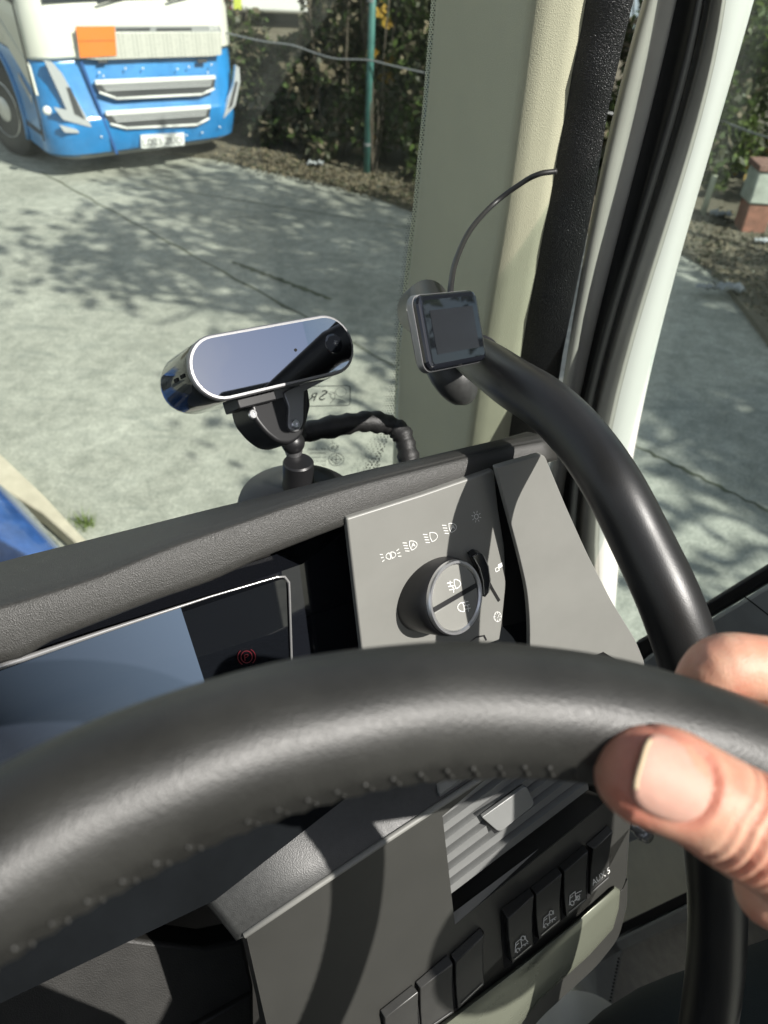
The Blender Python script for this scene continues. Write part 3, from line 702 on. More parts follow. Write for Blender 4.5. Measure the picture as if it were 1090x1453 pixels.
# pale round base seen under the dash
tub = MB().lathe(P(830, 1500, .80), U, [(.052, -.25), (.06, -.05), (.062, .0), (.058, .012), (.045, .016)], 40)
o = build('seat_base_cap', tub, M['white'], None, angle=40)
tag(o, 'rounded white plastic cap below the right end of the dashboard', 'plastic cap')

# ================================================================== GRAB HANDLE
hc = [(648, 492, .66), (662, 500, .61), (676, 508, .565), (695, 520, .53), (730, 545, .49), (775, 574, .462), (822, 620, .44), (867, 684, .42), (909, 765, .415), (953, 860, .412), (985, 960, .42), (1004, 1080, .44), (1014, 1200, .475), (1018, 1300, .49), (1012, 1400, .505), (990, 1530, .52), (960, 1640, .56)]
wpx = [40, 50, 60, 66, 72, 76, 80, 84, 87, 90, 90, 88, 84, 80, 78, 72, 60]
hp = [P(*a) for a in hc]; rad = [.5 * a * c[2] / FPX for a, c in zip(wpx, hc)]
sp = smooth_pts([np.array([*p, r]) for p, r in zip(hp, rad)], 8)
gh = thing('grab_handle', P(*hc[-1]), 'long curved black grab handle running from the pillar down beside the door', 'grab handle')
build('handle_bar', MB().tube([a[:3] for a in sp], [a[3] for a in sp], 40), M['rubber'], gh, smooth=True)
bkt = smooth_pts([P(618, 470, .70), P(628, 500, .66), P(642, 528, .64), P(655, 552, .645), P(664, 548, .66)], 5)
build('handle_bracket', MB().tube(bkt, [.008 + .012 * math.sin(math.pi * min(1, (i + 2) / len(bkt))) for i in range(len(bkt))], 20), M['bezel'] if False else M['ledge'], gh, smooth=True)
build('handle_collar', MB().tube([P(657, 495, .63), P(680, 508, .56)], [.0155, .0165], 32), M['black'], gh, smooth=True)

# ================================================================== STEERING WHEEL
WK = .92
WC = ORG + WK * np.array([0.065026, -0.08588382, -0.26944152]); WN = nrm([0.26673844, -0.29104803, 0.91877181]); WR, TR = .240 * WK, .0195 * WK
we1 = nrm(F - WN * (F @ WN)); we2 = np.cross(we1, WN); we2 = we2 if we2 @ L > 0 else -we2
def rimp(a): return WC + WR * (math.cos(a) * we1 + math.sin(a) * we2)        # a = 0 forward, + towards the right
sw = thing('steering_wheel', WC, 'black leather steering wheel with a stitched seam, held by a hand', 'steering wheel')
n_a, n_b = 360, 40
vs = []; fs = []
for i in range(n_a):
    a = 2 * math.pi * i / n_a; c = rimp(a); rd = nrm(c - WC)
    for q in range(n_b):
        b = 2 * math.pi * q / n_b                      # b = 0 outward, 90 deg up
        rr = TR * (1 + .012 * math.sin(a * 23 + b * 2) * math.sin(a * 7))
        db = (b - R_(167) + math.pi) % (2 * math.pi) - math.pi
        rr -= .0019 * math.exp(-(db / .09) ** 2) * (.6 + .4 * math.cos(a * WR / .0078 * 2 * math.pi))
        rr += .0006 * math.exp(-((abs(db) - .24) / .14) ** 2) * math.cos(a * WR / .0078 * 2 * math.pi)
        vs.append(c + rr * (math.cos(b) * rd + math.sin(b) * WN))
        fs.append((i * n_b + q, i * n_b + (q + 1) % n_b, ((i + 1) % n_a) * n_b + (q + 1) % n_b, ((i + 1) % n_a) * n_b + q))
rim = build('rim', MB().add(vs, fs), M['leather'], sw, smooth=True)
st = MB(); da = .0078 / WR
for i in range(int(2 * math.pi / da)):
    a = i * da; c = rimp(a); rd = nrm(c - WC); tg = np.cross(rd, WN)
    for b, o_ in ((R_(161), 0), (R_(174), .35)):
        p = c + (TR + .0001) * (math.cos(b) * rd + math.sin(b) * WN) + tg * .0078 * o_
        st.ball(p - (math.cos(b) * rd + math.sin(b) * WN) * .0003, .0007, 4)
    b0, b1 = R_(161), R_(174)
    q0 = c + (TR + .0001) * (math.cos(b0) * rd + math.sin(b0) * WN); q1 = c + (TR + .0001) * (math.cos(b1) * rd + math.sin(b1) * WN) + tg * .0027
    st.tube([q0, (q0 + q1) / 2 - (math.cos(R_(167)) * rd + math.sin(R_(167)) * WN) * .0008, q1], .0005, 5)
build('stitching', st, M['leather'], rim, smooth=True)
hub = MB().lathe(WC - WN * .075, WN, [(.045, 0), (.055, .01), (.055, .03), (.045, .042), (.02, .046)], 40)
build('hub', hub, M['ledge'], sw, angle=40)
for a in (R_(128), R_(-128), R_(172), R_(-172)):
    rd = nrm(rimp(a) - WC); build('spoke', MB().tube([WC + rd * .045 - WN * .055, WC + rd * .12 - WN * .04, rimp(a)], [.016, .012, .011], 14), M['ledge'], sw, smooth=True)
build('steering_column', MB().tube([WC - WN * .075, WC - WN * .32 + F * .03], [.045, .05], 24), M['black'], sw, smooth=True)

# ================================================================== DRIVER-FACING CAMERA ON ITS STAND
def frame_from(o, ax, b):
    ax = nrm(ax); b = nrm(np.array(b) - ax * (np.array(b) @ ax)); return np.array(o, float), ax, np.cross(ax, b), b
cr_, cl_ = P(467, 489, .585), P(313, 521, .53)
mid = (cr_ + cl_) / 2; axd = nrm(cr_ - cl_); hl = np.linalg.norm(cr_ - cl_) / 2
back = nrm(P(390 - 50, 508 + 30, .625) - P(390, 508, .56)); O, AX, AY, AB = frame_from(mid, axd, back)
AY = AY if AY[2] > 0 else -AY
dms = thing('cab_camera', P(425, 700, .62), 'black and silver pill-shaped camera with mirror-like face on a ball stand', 'camera')
def stad(r, h, z, n=16, hl_=hl):
    o = []
    for sgn in (1, -1):
        for i in range(n + 1):
            t = -math.pi / 2 + math.pi * i / n
            x = sgn * (hl_ + r * math.cos(t)); y = sgn * r * math.sin(t) * h
            o.append(O + AX * x + AY * y + AB * z)
    return o
def stack(sections, mi=0):
    m = MB(); n = len(sections[0]); 
    vs = [p for s_ in sections for p in s_]
    fs = [(i * n + q, i * n + (q + 1) % n, (i + 1) * n + (q + 1) % n, (i + 1) * n + q) for i in range(len(sections) - 1) for q in range(n)]
    fs += [tuple(reversed(range(n))), tuple((len(sections) - 1) * n + q for q in range(n))]
    return m.add(vs, fs, mi)
RB = .0228
body = build('camera_body', stack([stad(RB - .0012, 1, .0018), stad(RB - .0004, 1, .004), stad(RB, 1, .012), stad(RB, 1, .052), stad(RB - .0015, 1, .060), stad(RB - .004, 1, .065), stad(RB - .009, 1, .068)]), M['gloss_black'], dms, angle=35)
ring = stack([stad(RB - .0021, 1, -.0002), stad(RB - .0006, 1, 0), stad(RB + .0003, 1, .001), stad(RB + .0003, 1, .004)])
build('camera_bezel', ring, M['silver'], dms, angle=40)
face = build('camera_face', stack([stad(RB - .0023, 1, -.0006), stad(RB - .0022, 1, .003)]), mat('dark_mirror_glass', (.52, .53, .56), .02, 1), dms)
m = MB()
m.lathe(O + AX * .016 + AY * .001 - AB * .0007, -AB, [(.0012, 0), (.0012, .0002), (.0008, .0003)], 16)
build('pinhole', m, M['void'], face)
m = MB().lathe(O + AX * (hl + .004) - AB * .0006, -AB, [(.0075, 0), (.0075, .0004), (.006, .0005)], 28)
lens = build('lens_window', m, M['glass_black'], face, smooth=False)
build('lens', MB().ball(O + AX * (hl + .006) + AB * .0018, .0038, 8, sc=np.eye(3)), M['gloss_black'], face, smooth=True)
m = MB()
for k in range(5): m.tube([O - AX * (hl * .5 + .01 * 0) - AY * (RB + .0002) + AX * (k * .004) + AB * .008, O - AX * (hl * .5) - AY * (RB + .0002) + AX * (k * .004) + AB * .034], .0006, 5)
build('cooling_slots', m, M['void'], body)
for k, (z0, z1) in enumerate(((.010, .016), (.022, .028))):
    build('side_slot', MB().box(O - AX * (hl + RB) + AY * .001 + AB * (z0 + z1) / 2, AX * .0006, AY * .0012, AB * (z1 - z0) / 2), M['void'], body)
m = MB().box(O - AX * .020 - AY * (RB + .003) + AB * .024, AX * .016, AY * .004, AB * .012)
build('connector_block', m, M['black'], dms, bevel=.001)
# yoke holding the ball joint
YK = .60
hs = [(356, 570), (398, 556), (430, 550), (437, 556), (436, 600), (428, 620), (414, 630), (396, 628), (378, 614), (362, 594)]
yp = Pl(P(410, 590, .585), -AB + AX * .1)
build('yoke', MB().slab(yp, rounded(hs, 8), .030), M['black'], dms, bevel=.004, seg=4)
build('yoke_arm', MB().slab(yp, rounded([(402, 556), (424, 546), (432, 552), (431, 600), (425, 613), (414, 613), (409, 604), (410, 575)], 5), .004, .003), M['silver'], dms, bevel=.0008)
build('yoke_arm', MB().slab(yp, rounded([(414, 540), (434, 535), (440, 575), (434, 600), (430, 606), (428, 560)], 4), .02, -.002), M['black'], dms, bevel=.001)
build('yoke_bracket', MB().slab(yp, rounded([(346, 566), (470, 528), (476, 532), (430, 556), (408, 562), (352, 578)], 3), .014, .001), M['silver'], dms, bevel=.001)
for x, y in ((418.5, 602), (358, 588)):
    m = MB().lathe(yp.at(x, y, .003), yp.n, [(.0036, 0), (.0036, .0012), (.003, .0018), (.0018, .0018), (.0017, .0006), (.0001, .0006)], 24); build('screw', m, M['chrome'], dms, angle=30)
vax = nrm(U + AX * .02)
bp0 = P(416, 634, .612)
build('ball_joint', MB().ball(bp0 + U * .004, .0095, 10), M['black'], dms, smooth=True)
build('neck', MB().lathe(bp0 - U * .022, vax, [(.0075, 0), (.0068, .003), (.0055, .012), (.0072, .018), (.007, .024)], 24), M['silver'], dms, angle=40)
bcen = P(424, 707, .632)
base_prof = [(.030, -.16), (.030, -.02), (.050, -.02), (.050, -.004), (.0485, .0), (.040, .005), (.028, .009), (.018, .0115), (.0135, .014), (.0125, .018), (.0123, .036), (.0112, .0375), (.006, .0375)]
build('stand_base', MB().lathe(bcen, vax, base_prof, 64), M['black'], dms, angle=35)
build('base_clip', MB().tube([bcen + U * .010 - F * .020 - L * .014, bcen + U * .0125 - F * .021 - L * .008, bcen + U * .010 - F * .022 - L * .002], .0018, 8), M['chrome'], dms, smooth=True)

# corrugated cable sleeve behind the stand
cp = smooth_pts([P(410, 622, .665), P(430, 614, .68), P(480, 604, .69), P(520, 598, .70), P(552, 603, .71), P(570, 616, .71), P(578, 640, .71), P(582, 680, .71), P(582, 760, .71)], 6)
rr = [.0095 + .0009 * math.sin(i * 1.9) + .0006 * math.sin(i * .7) for i in range(len(cp))]
o = build('cable_sleeve', MB().tube(cp, rr, 14), mat('black_cloth_tape', (.010, .010, .010), .55, grain=('n', 500, .35, .001)), None, smooth=True)
tag(o, 'thick taped black cable sleeve arching from the camera stand to the pillar foot', 'cable')

# ================================================================== SMALL SQUARE DISPLAY
mon = thing('mini_display', P(640, 465, .5), 'small square black display with silver sides in front of the pillar', 'display')
TLp, BLp, TRp = P(601, 420, .455), P(603, 526, .455), P(684, 412, .495)
mx_, my_ = TRp - TLp, TLp - BLp; mh = np.linalg.norm(my_); mw = np.linalg.norm(mx_)
mC = (TRp + BLp) / 2; mX = nrm(mx_); mN = nrm(np.cross(mX, my_)); mN = mN if mN @ (ORG - mC) > 0 else -mN; mY = nrm(np.cross(mN, mX)); mY = mY if mY[2] > 0 else -mY
def rsq(hw, hh, r, z, n=7):
    o = []
    for sx, sy, a0 in ((1, 1, 0), (-1, 1, 90), (-1, -1, 180), (1, -1, 270)):
        for i in range(n + 1):
            a = R_(a0 + 90 * i / n); o.append(mC + mX * (sx * (hw - r) + r * math.cos(a)) + mY * (sy * (hh - r) + r * math.sin(a)) + mN * z)
    return o
HW, HH = mw / 2, mh / 2
build('display_case', stack([rsq(HW - .004, HH - .004, .004, -.0125), rsq(HW - .001, HH - .001, .006, -.0115), rsq(HW + .0006, HH + .0006, .006, -.009)]), M['black'], mon, angle=40)
build('display_side', stack([rsq(HW + .0009, HH + .0009, .0062, -.009), rsq(HW + .0013, HH + .0013, .0062, -.0078), rsq(HW + .0009, HH + .0009, .0062, -.0045)]), M['silver'], mon, angle=60)
build('display_front', stack([rsq(HW + .0004, HH + .0004, .006, -.0045), rsq(HW + .0004, HH + .0004, .006, -.0022), rsq(HW - .0005, HH - .0005, .0055, -.0008), rsq(HW - .0025, HH - .0025, .004, 0)]), M['gloss_black'], mon, angle=30)
mf = build('display_glass', stack([rsq(HW - .003, HH - .003, .002, -.0005), rsq(HW - .0032, HH - .0032, .002, .0004)]), M['glass_black'], mon)
build('display_screen', MB().prism([mC + mX * x * (HW - .008) + mY * (y * (HH - .009) - .0005) + mN * .0006 for x, y in ((-1, -1), (1, -1), (1, 1), (-1, 1))], [mC + mX * x * (HW - .008) + mY * (y * (HH - .009) - .0005) + mN * .0003 for x, y in ((-1, -1), (1, -1), (1, 1), (-1, 1))]), mat('dark_grey_screen', (.012, .012, .014), .12), mf)
foot = P(598, 440, .66)
build('mount', MB().tube([foot - F * .02, foot, P(606, 428, .56), mC - mN * .015], [.021, .021, .0155, .011], 30), M['black'], mon, angle=50)
cb = smooth_pts([P(639, 432, .52), P(640, 404, .53), P(647, 370, .56), P(667, 327, .60), P(700, 290, .63), P(740, 260, .62), P(765, 247, .61), P(790, 243, .61)], 8)
cbl = build('thin_cable', MB().tube(cb, .0022, 10), M['seal'], None, smooth=True)
tag(cbl, 'thin black cable curving up from the small square display to the pillar cover', 'cable')

# ================================================================== HAND
def remesh(mb, vox, it=6):
    me = bpy.data.meshes.new('h'); me.from_pydata(mb.v, [], mb.f); bm = bmesh.new(); bm.from_mesh(me); bmesh.ops.recalc_face_normals(bm, faces=bm.faces); bm.to_mesh(me); bm.free()
    o = bpy.data.objects.new('h', me); COL.objects.link(o)
    r = o.modifiers.new('r', 'REMESH'); r.mode = 'VOXEL'; r.voxel_size = vox; r.use_smooth_shade = True
    s_ = o.modifiers.new('s', 'SMOOTH'); s_.iterations = it; s_.factor = .5
    dg = bpy.context.evaluated_depsgraph_get(); m2 = bpy.data.meshes.new_from_object(o.evaluated_get(dg)); bpy.data.objects.remove(o); bpy.data.meshes.remove(me); return m2
def chain(mb, pts, k=5):
    """pts: (point, radius): tapered limb with round ends"""
    sp_ = smooth_pts([np.array([*p, r]) for p, r in pts], k)
    mb.tube([a[:3] for a in sp_], [a[3] for a in sp_], 24)
    for a in (sp_[0], sp_[-1]): mb.ball(a[:3], a[3] * .995, 8)
hm = MB()
px_r = lambda r, d: r * d / FPX
TD = .200
th = [(P(912, 1098, TD), .0128), (P(945, 1106, TD), .0138), (P(990, 1128, TD), .0134), (P(1040, 1158, TD), .0140), (P(1090, 1185, TD + .004), .0148), (P(1160, 1220, TD + .012), .0165), (P(1290, 1240, TD + .03), .0185)]
chain(hm, th)
wrist = uvw(.35, .005, -.285)
ix = [(P(1330, 1000, .285), .0135), (P(1180, 962, .268), .0118), (P(1080, 948, .262), .0112), (P(1022, 948, .260), .0112), (P(992, 990, .268), .0100), (P(985, 1040, .272), .0094), (P(1000, 1085, .262), .0086), (P(1018, 1110, .250), .0075)]
chain(hm, ix)
tang = nrm(rimp(R_(32)) - rimp(R_(22)))
for k in (1, 2, 3):
    sh = tang * .0245 * k + U * (-.002 * k * k) + (-F) * .004 * k
    f_ = (1.02, 1.0, .86)[k - 1]
    pts = []
    for j, (p, r) in enumerate(ix):
        pts.append((p + sh, r * (1.0, .97, .86)[k - 1]))
    chain(hm, pts)
    chain(hm, [(pts[0][0], .0135), (wrist + tang * .012 * (k - 1), .016)])
chain(hm, [(ix[0][0], .0150), (wrist - tang * .01, .018)])
chain(hm, [(th[-1][0], .0195), ((th[-1][0] * .5 + wrist * .5), .023), (wrist, .024)])
chain(hm, [(P(1100, 1262, .222), .0115), (P(1150, 1250, .226), .018), (P(1300, 1290, .245), .020), (wrist, .026)])
chain(hm, [(P(1300, 1150, .28), .016), (wrist, .022)])
elbow = wrist - F * .20 + U * .05 + L * .08
chain(hm, [(wrist, .030), ((wrist + elbow) / 2, .036), (elbow, .044)])
hmesh = remesh(hm, .00105, 7)
# skin folds over the thumb joint and small creases
V = np.array([v.co[:] for v in hmesh.vertices]); N = np.array([v.normal[:] for v in hmesh.vertices])
a0, a1 = P(912, 1098, TD), P(1090, 1185, TD + .004); ta = nrm(a1 - a0); tl = np.linalg.norm(a1 - a0)
rel = V - a0; s_ = rel @ ta; rad_ = np.linalg.norm(rel - np.outer(s_, ta), axis=1)
vw = nrm(ORG - a0); side = nrm(np.cross(ta, vw)); sd = (rel @ side)
near = (s_ > -.02) & (s_ < tl * 1.35) & (rad_ < .02) & (N @ vw > .05)
def bump_at(c, wdt, amp, skew=.25):
    x = s_ - c - skew * np.abs(sd) + .12 * sd
    return amp * np.exp(-(x / wdt) ** 2)
disp_ = np.zeros(len(V)); jc = tl * .66
for c, wd_, amp in ((jc - .0042, .0009, -.0011), (jc - .0002, .0010, -.0017), (jc + .0040, .0010, -.0015), (jc + .0085, .0009, -.0011), (jc - .0078, .0008, -.0006), (jc + .0125, .0008, -.0006), (jc - .0022, .0013, .0005), (jc + .0019, .0013, .0007), (jc + .0063, .0013, .0006)):
    disp_ += bump_at(c, wd_, amp)
disp_ *= near * np.clip((N @ vw - .05) / .3, 0, 1)
# nail fold: a shallow groove around the nail plate
NC = P(918, 1099.5, TD); nX = ta; nZ = nrm(vw - ta * (vw @ ta) - side * .16); nY = nrm(np.cross(ta, nZ))
q = V - NC; qa, qb = q @ nX, q @ nY
nl, nw = .0097, .0097
e = ((np.abs(qa) / nl) ** 2.6 + (np.abs(qb) / nw) ** 2.6) ** (1 / 2.6)
gm = (q @ nZ > 0) & (np.linalg.norm(q, axis=1) < .03)
disp_ += gm * (-.0009 * np.clip(.35 + qa / nl, .12, 1) * np.exp(-((e - 1.0) / .09) ** 2) + .0005 * np.exp(-((e - 1.24) / .12) ** 2) * (qa > -.004) - .0007 * (e < .95))
V2 = V + N * disp_[:, None]
hmesh.vertices.foreach_set('co', V2.ravel())
hmesh.materials.clear()
# skin
sk = mat('skin', (.50, .27, .19), .46, grain=('n', 1300, .5, .0006), sss=.25, spec=.45)
t = sk.node_tree; b = t.nodes['Principled BSDF']; co = [n for n in t.nodes if n.type == 'TEX_COORD'][0]
nn_ = t.nodes.new('ShaderNodeTexNoise'); nn_.inputs['Scale'].default_value = 90; nn_.inputs['Detail'].default_value = 5
rp = t.nodes.new('ShaderNodeValToRGB'); rp.color_ramp.elements[0].position = .32; rp.color_ramp.elements[0].color = (.52, .23, .155, 1); rp.color_ramp.elements[1].position = .68; rp.color_ramp.elements[1].color = (.58, .345, .24, 1)
t.links.new(co.outputs['Object'], nn_.inputs['Vector']); t.links.new(nn_.outputs['Fac'], rp.inputs[0])
# redder where the skin folds (a colour of the skin itself)
at = t.nodes.new('ShaderNodeAttribute'); at.attribute_name = 'flush'; mm = t.nodes.new('ShaderNodeMixRGB'); mm.inputs[2].default_value = (.42, .11, .075, 1)
t.links.new(at.outputs['Fac'], mm.inputs[0]); t.links.new(rp.outputs[0], mm.inputs[1]); t.links.new(mm.outputs[0], b.inputs['Base Color'])
hmesh.materials.append(sk)
fl = np.clip(-disp_ / .0012, 0, 1) * (e > .98) * .5
fl += .35 * np.exp(-((s_ + .004) / .006) ** 2) * (rad_ < .02)
fl += .35 * gm * np.exp(-((e - 1.12) / .15) ** 2)
at_ = hmesh.attributes.new('flush', 'FLOAT', 'POINT'); at_.data.foreach_set('value', np.clip(fl, 0, 1).astype(np.float32))
hmesh.polygons.foreach_set('use_smooth', [True] * len(hmesh.polygons))
person = bpy.data.objects.new('person', hmesh); COL.objects.link(person)
tag(person, "driver's right hand gripping the steering wheel, thumb with short nail along the rim", 'person')
# thumb nail
NR = .0137
def nail_pt(a, b_, lift=0.):
    # a along the thumb (+ towards the knuckle), b across; rounded-square outline
    ph = math.atan2(b_, a); q = max(abs(a), abs(b_)); x_, y_ = math.cos(ph), math.sin(ph)
    ex = 2.8 if a > 0 else 2.7
    rr_ = q / (abs(x_) ** ex + abs(y_) ** ex) ** (1 / ex)
    x, y = nl * rr_ * x_, nw * rr_ * y_
    z = math.sqrt(max(1e-8, NR ** 2 - (y * 1.0) ** 2)) - .00025 * (x / nl) ** 2 - .0007 * max(0, q - .75) / .25 * (1 if a > -.9 * q else .3) + lift + .0010 * (x / nl)
    return NC + nX * x + nY * y + nZ * z
rows = [[nail_pt(i / 10, j / 10) for j in range(-10, 11)] for i in range(-10, 11)]
nailm = mat('nail', (.52, .30, .235), .55, sss=.15, spec=.25, vary=.06, vscale=300)
nail = build('thumbnail', MB().loft(rows, thick=-nZ * .0014), nailm, person, smooth=True)
fe = MB(); out_r = []
for j in range(-8, 9):
    p = nail_pt(-1, j / 10, .00005); q_ = nail_pt(-.93, j / 10 * .93, .00010); out_r.append((p - nX * .00015, q_))
fe.loft([[a_[0] for a_ in out_r], [a_[1] for a_ in out_r]], thick=-nZ * .0005)
build('nail_edge', fe, mat('nail_tip', (.50, .40, .26), .6, spec=.2), nail, smooth=True)
# sleeve and trouser leg
build('sleeve', MB().tube([elbow + F * .03, elbow, elbow - F * .12 + U * .05], [.047, .056, .066], 28), mat('navy_cloth', (.012, .016, .028), .85, grain=('n', 900, .5, .001)), person, smooth=True)
k0, k1 = P(1010, 1560, .50), P(1480, 1290, .42)
build('trouser_leg', MB().tube(smooth_pts([P(700, 1900, .76), P(900, 1600, .70), P(1090, 1515, .66), P(1300, 1470, .60), P(1500, 1460, .52)], 5), list(np.linspace(.078, .092, 21)), 40), mat('dark_teal_cloth', (.018, .026, .028), .85, grain=('n', 900, .5, .001)), person, smooth=True)

# ================================================================== THE YARD
def ground_mat():
    m = bpy.data.materials.new('worn_concrete'); m.use_nodes = True; t = m.node_tree; b = t.nodes['Principled BSDF']; b.inputs['Roughness'].default_value = .9
    co = t.nodes.new('ShaderNodeTexCoord')
    def noise(sc, det=6, dist=0, st=None):
        n = t.nodes.new('ShaderNodeTexNoise'); n.inputs['Scale'].default_value = sc; n.inputs['Detail'].default_value = det; n.inputs['Roughness'].default_value = .65; n.inputs['Distortion'].default_value = dist
        if st:
            mp = t.nodes.new('ShaderNodeMapping'); mp.inputs['Scale'].default_value = st; mp.inputs['Rotation'].default_value = (0, 0, R_(25)); t.links.new(co.outputs['Object'], mp.inputs[0]); t.links.new(mp.outputs[0], n.inputs['Vector'])
        else: t.links.new(co.outputs['Object'], n.inputs['Vector'])
        return n
    def ramp(src, p0, c0, p1, c1):
        r = t.nodes.new('ShaderNodeValToRGB'); r.color_ramp.elements[0].position = p0; r.color_ramp.elements[0].color = (*c0, 1); r.color_ramp.elements[1].position = p1; r.color_ramp.elements[1].color = (*c1, 1); t.links.new(src, r.inputs[0]); return r
    a = ramp(noise(.9).outputs['Fac'], .32, (.29, .295, .255), .68, (.45, .455, .40))
    b1 = ramp(noise(9, 8, .6).outputs['Fac'], .35, (.72, .74, .72), .66, (1.1, 1.1, 1.08))
    mul = t.nodes.new('ShaderNodeMixRGB'); mul.blend_type = 'MULTIPLY'; mul.inputs[0].default_value = 1
    t.links.new(a.outputs[0], mul.inputs[1]); t.links.new(b1.outputs[0], mul.inputs[2])
    c1 = ramp(noise(55, 4).outputs['Fac'], .36, (.75, .75, .74), .60, (1.08, 1.08, 1.06))
    mul2 = t.nodes.new('ShaderNodeMixRGB'); mul2.blend_type = 'MULTIPLY'; mul2.inputs[0].default_value = 1
    t.links.new(mul.outputs[0], mul2.inputs[1]); t.links.new(c1.outputs[0], mul2.inputs[2])
    st = ramp(noise(1.6, 5, 1.2, (1, 4, 1)).outputs['Fac'], .56, (0, 0, 0), .70, (.55, .55, .55))
    mx3 = t.nodes.new('ShaderNodeMixRGB'); mx3.inputs[2].default_value = (.15, .17, .15, 1); t.links.new(st.outputs[0], mx3.inputs[0]); t.links.new(mul2.outputs[0], mx3.inputs[1])
    t.links.new(mx3.outputs[0], b.inputs['Base Color'])
    bp = t.nodes.new('ShaderNodeBump'); bp.inputs['Strength'].default_value = .5; bp.inputs['Distance'].default_value = .01
    t.links.new(noise(40, 5).outputs['Fac'], bp.inputs['Height']); t.links.new(bp.outputs[0], b.inputs['Normal'])
    return m
o = build('ground', MB().add([(-150, -150, 0), (150, -150, 0), (150, 250, 0), (-150, 250, 0)], [(0, 1, 2, 3)]), ground_mat()); tag(o, 'worn pale concrete yard', None, kind='structure')
# slab joints
jm = MB(); moss = mat('joint_dirt', (.10, .11, .07), .95, vary=.4, vscale=8)
def joint(p, q, wd=.03):
    p, q = gnd(*p), gnd(*q); n = 26; d_ = q - p; e = nrm(np.cross(d_, U))
    pr = None
    for i in range(n + 1):
        c = p + d_ * i / n + e * .012 * math.sin(i * 2.3) ; h = wd * (.35 + .65 * random.random()) * .5
        cur = (c + e * h + U * .004, c - e * h + U * .004)
        if pr: jm.add([pr[0], pr[1], cur[1], cur[0]], [(0, 1, 2, 3)])
        pr = cur
for a, b_, w_ in (((60, 245), (560, 520), .035), ((-80, 330), (-300, 260), .03), ((330, 372), (470, 425), .07), ((880, 622), (1120, 740), .035), ((200, 262), (620, 330), .02)): joint(a, b_, w_)
o = build('slab_joints', jm, moss); tag(o, 'dark mossy joints between the concrete slabs', None, kind='structure')
# pale edging strip at the lower left

km = MB()
kerb_in = [(-200, 560), (0, 690), (60, 728), (105, 768), (160, 830)]; kerb_out = [(-200, 500), (0, 643), (60, 700), (118, 762), (180, 830)]
a = [gnd(x, y, .10) for x, y in kerb_out]; b_ = [gnd(x, y, .10) for x, y in kerb_in]
top = a + b_[::-1]
km.prism(top, [p - U * .10 for p in top])
o = build('kerb', km, mat('pale_stone', (.55, .50, .38), .9, vary=.12, vscale=12), bevel=.01); tag(o, 'pale stone kerb strip', None, kind='structure')
# tuft of grass by the kerb
def leaf_cloud(mb, c, rad, n, size, squash=(1, 1, 1), shell=.35, up=.3, elong=1.6, mis=(0,)):
    c = np.array(c, float)
    d = rng.normal(size=(n, 3)); d /= np.linalg.norm(d, axis=1)[:, None]
    r = rad * (shell + (1 - shell) * rng.random(n) ** .5)
    p = c + d * r[:, None] * np.array(squash)
    for i in range(n):
        a = rng.normal(size=3); a[2] += up; a /= np.linalg.norm(a); b = np.cross(a, rng.normal(size=3)); b /= np.linalg.norm(b)
        s_ = size * (.55 + .9 * rng.random()); q = p[i]
        mb.add([q - a * s_ * elong * .5, q + b * s_ * .45, q + a * s_ * elong * .5, q - b * s_ * .45], [(0, 1, 2, 3)], mis[int(rng.integers(len(mis)))])
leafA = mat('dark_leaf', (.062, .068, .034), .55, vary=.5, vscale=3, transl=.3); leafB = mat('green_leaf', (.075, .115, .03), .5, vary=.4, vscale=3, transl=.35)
leafC = mat('light_leaf', (.14, .19, .05), .5, vary=.4, vscale=3, transl=.4); leafY = mat('yellow_leaf', (.50, .33, .05), .6, transl=.3); bark = mat('bark', (.09, .075, .055), .9, grain=('n', 60, .8, .02), vary=.3, vscale=9)
dry = mat('dry_leaf', (.13, .11, .07), .9, vary=.4, vscale=6); litter = mat('pale_litter', (.34, .36, .36), .8, vary=.2, vscale=5)
gt = MB(); g0_ = gnd(119, 745)
for k in range(70):
    b0_ = g0_ + np.array([rng.normal() * .035, rng.normal() * .03, 0]); tpp = b0_ + np.array([rng.normal() * .03, rng.normal() * .03, .05 + .04 * rng.random()]); e = nrm(rng.normal(size=3)) * .004
    gt.add([b0_ - e, b0_ + e, tpp], [(0, 1, 2)])
o = build('grass_tuft', gt, mat('grass', (.12, .17, .04), .8)); tag(o, 'small green tuft growing beside the kerb', 'weed')

# ------------------------------------------------ verge with litter, fence, bushes, trees
vg = [gnd(-600, 150), gnd(300, 226), gnd(345, 236), gnd(440, 256), gnd(520, 276), gnd(590, 303), np.array([1.3, 8.35, 0]), gnd(950, 352), gnd(1010, 385), gnd(1090, 492), np.array([5.5, 2.6, 0]), np.array([14, -3, 0]), np.array([40, 10, 0]), np.array([40, 60, 0]), np.array([-60, 60, 0])]
vm = MB(); vm.prism([p + U * .05 for p in vg], [p - U * .02 for p in vg])
o = build('verge', vm, mat('leaf_mould', (.085, .075, .05), .95, vary=.45, vscale=2.5, col2=(.16, .145, .10), grain=('n', 30, .8, .03))); tag(o, 'dark earth verge behind the yard', None, kind='structure')
lm = MB()
for k in range(5200):
    u_ = rng.random()
    if rng.random() < .5: c = gnd(330 + 290 * u_, 236 + 70 * u_) + np.array([rng.normal() * .15, abs(rng.normal()) * .5 + .02, .06])
    else: c = gnd(945 + 170 * u_, 345 + 150 * u_) + np.array([abs(rng.normal()) * .9 - .02, abs(rng.normal()) * .5, .06])
    a = rng.normal(size=3); a[2] *= .4; a = nrm(a); b_ = nrm(np.cross(a, rng.normal(size=3))); s_ = .014 + .02 * rng.random()
    lm.add([c - a * s_, c + b_ * s_ * .6, c + a * s_, c - b_ * s_ * .6], [(0, 1, 2, 3)], int(rng.random() < .3))
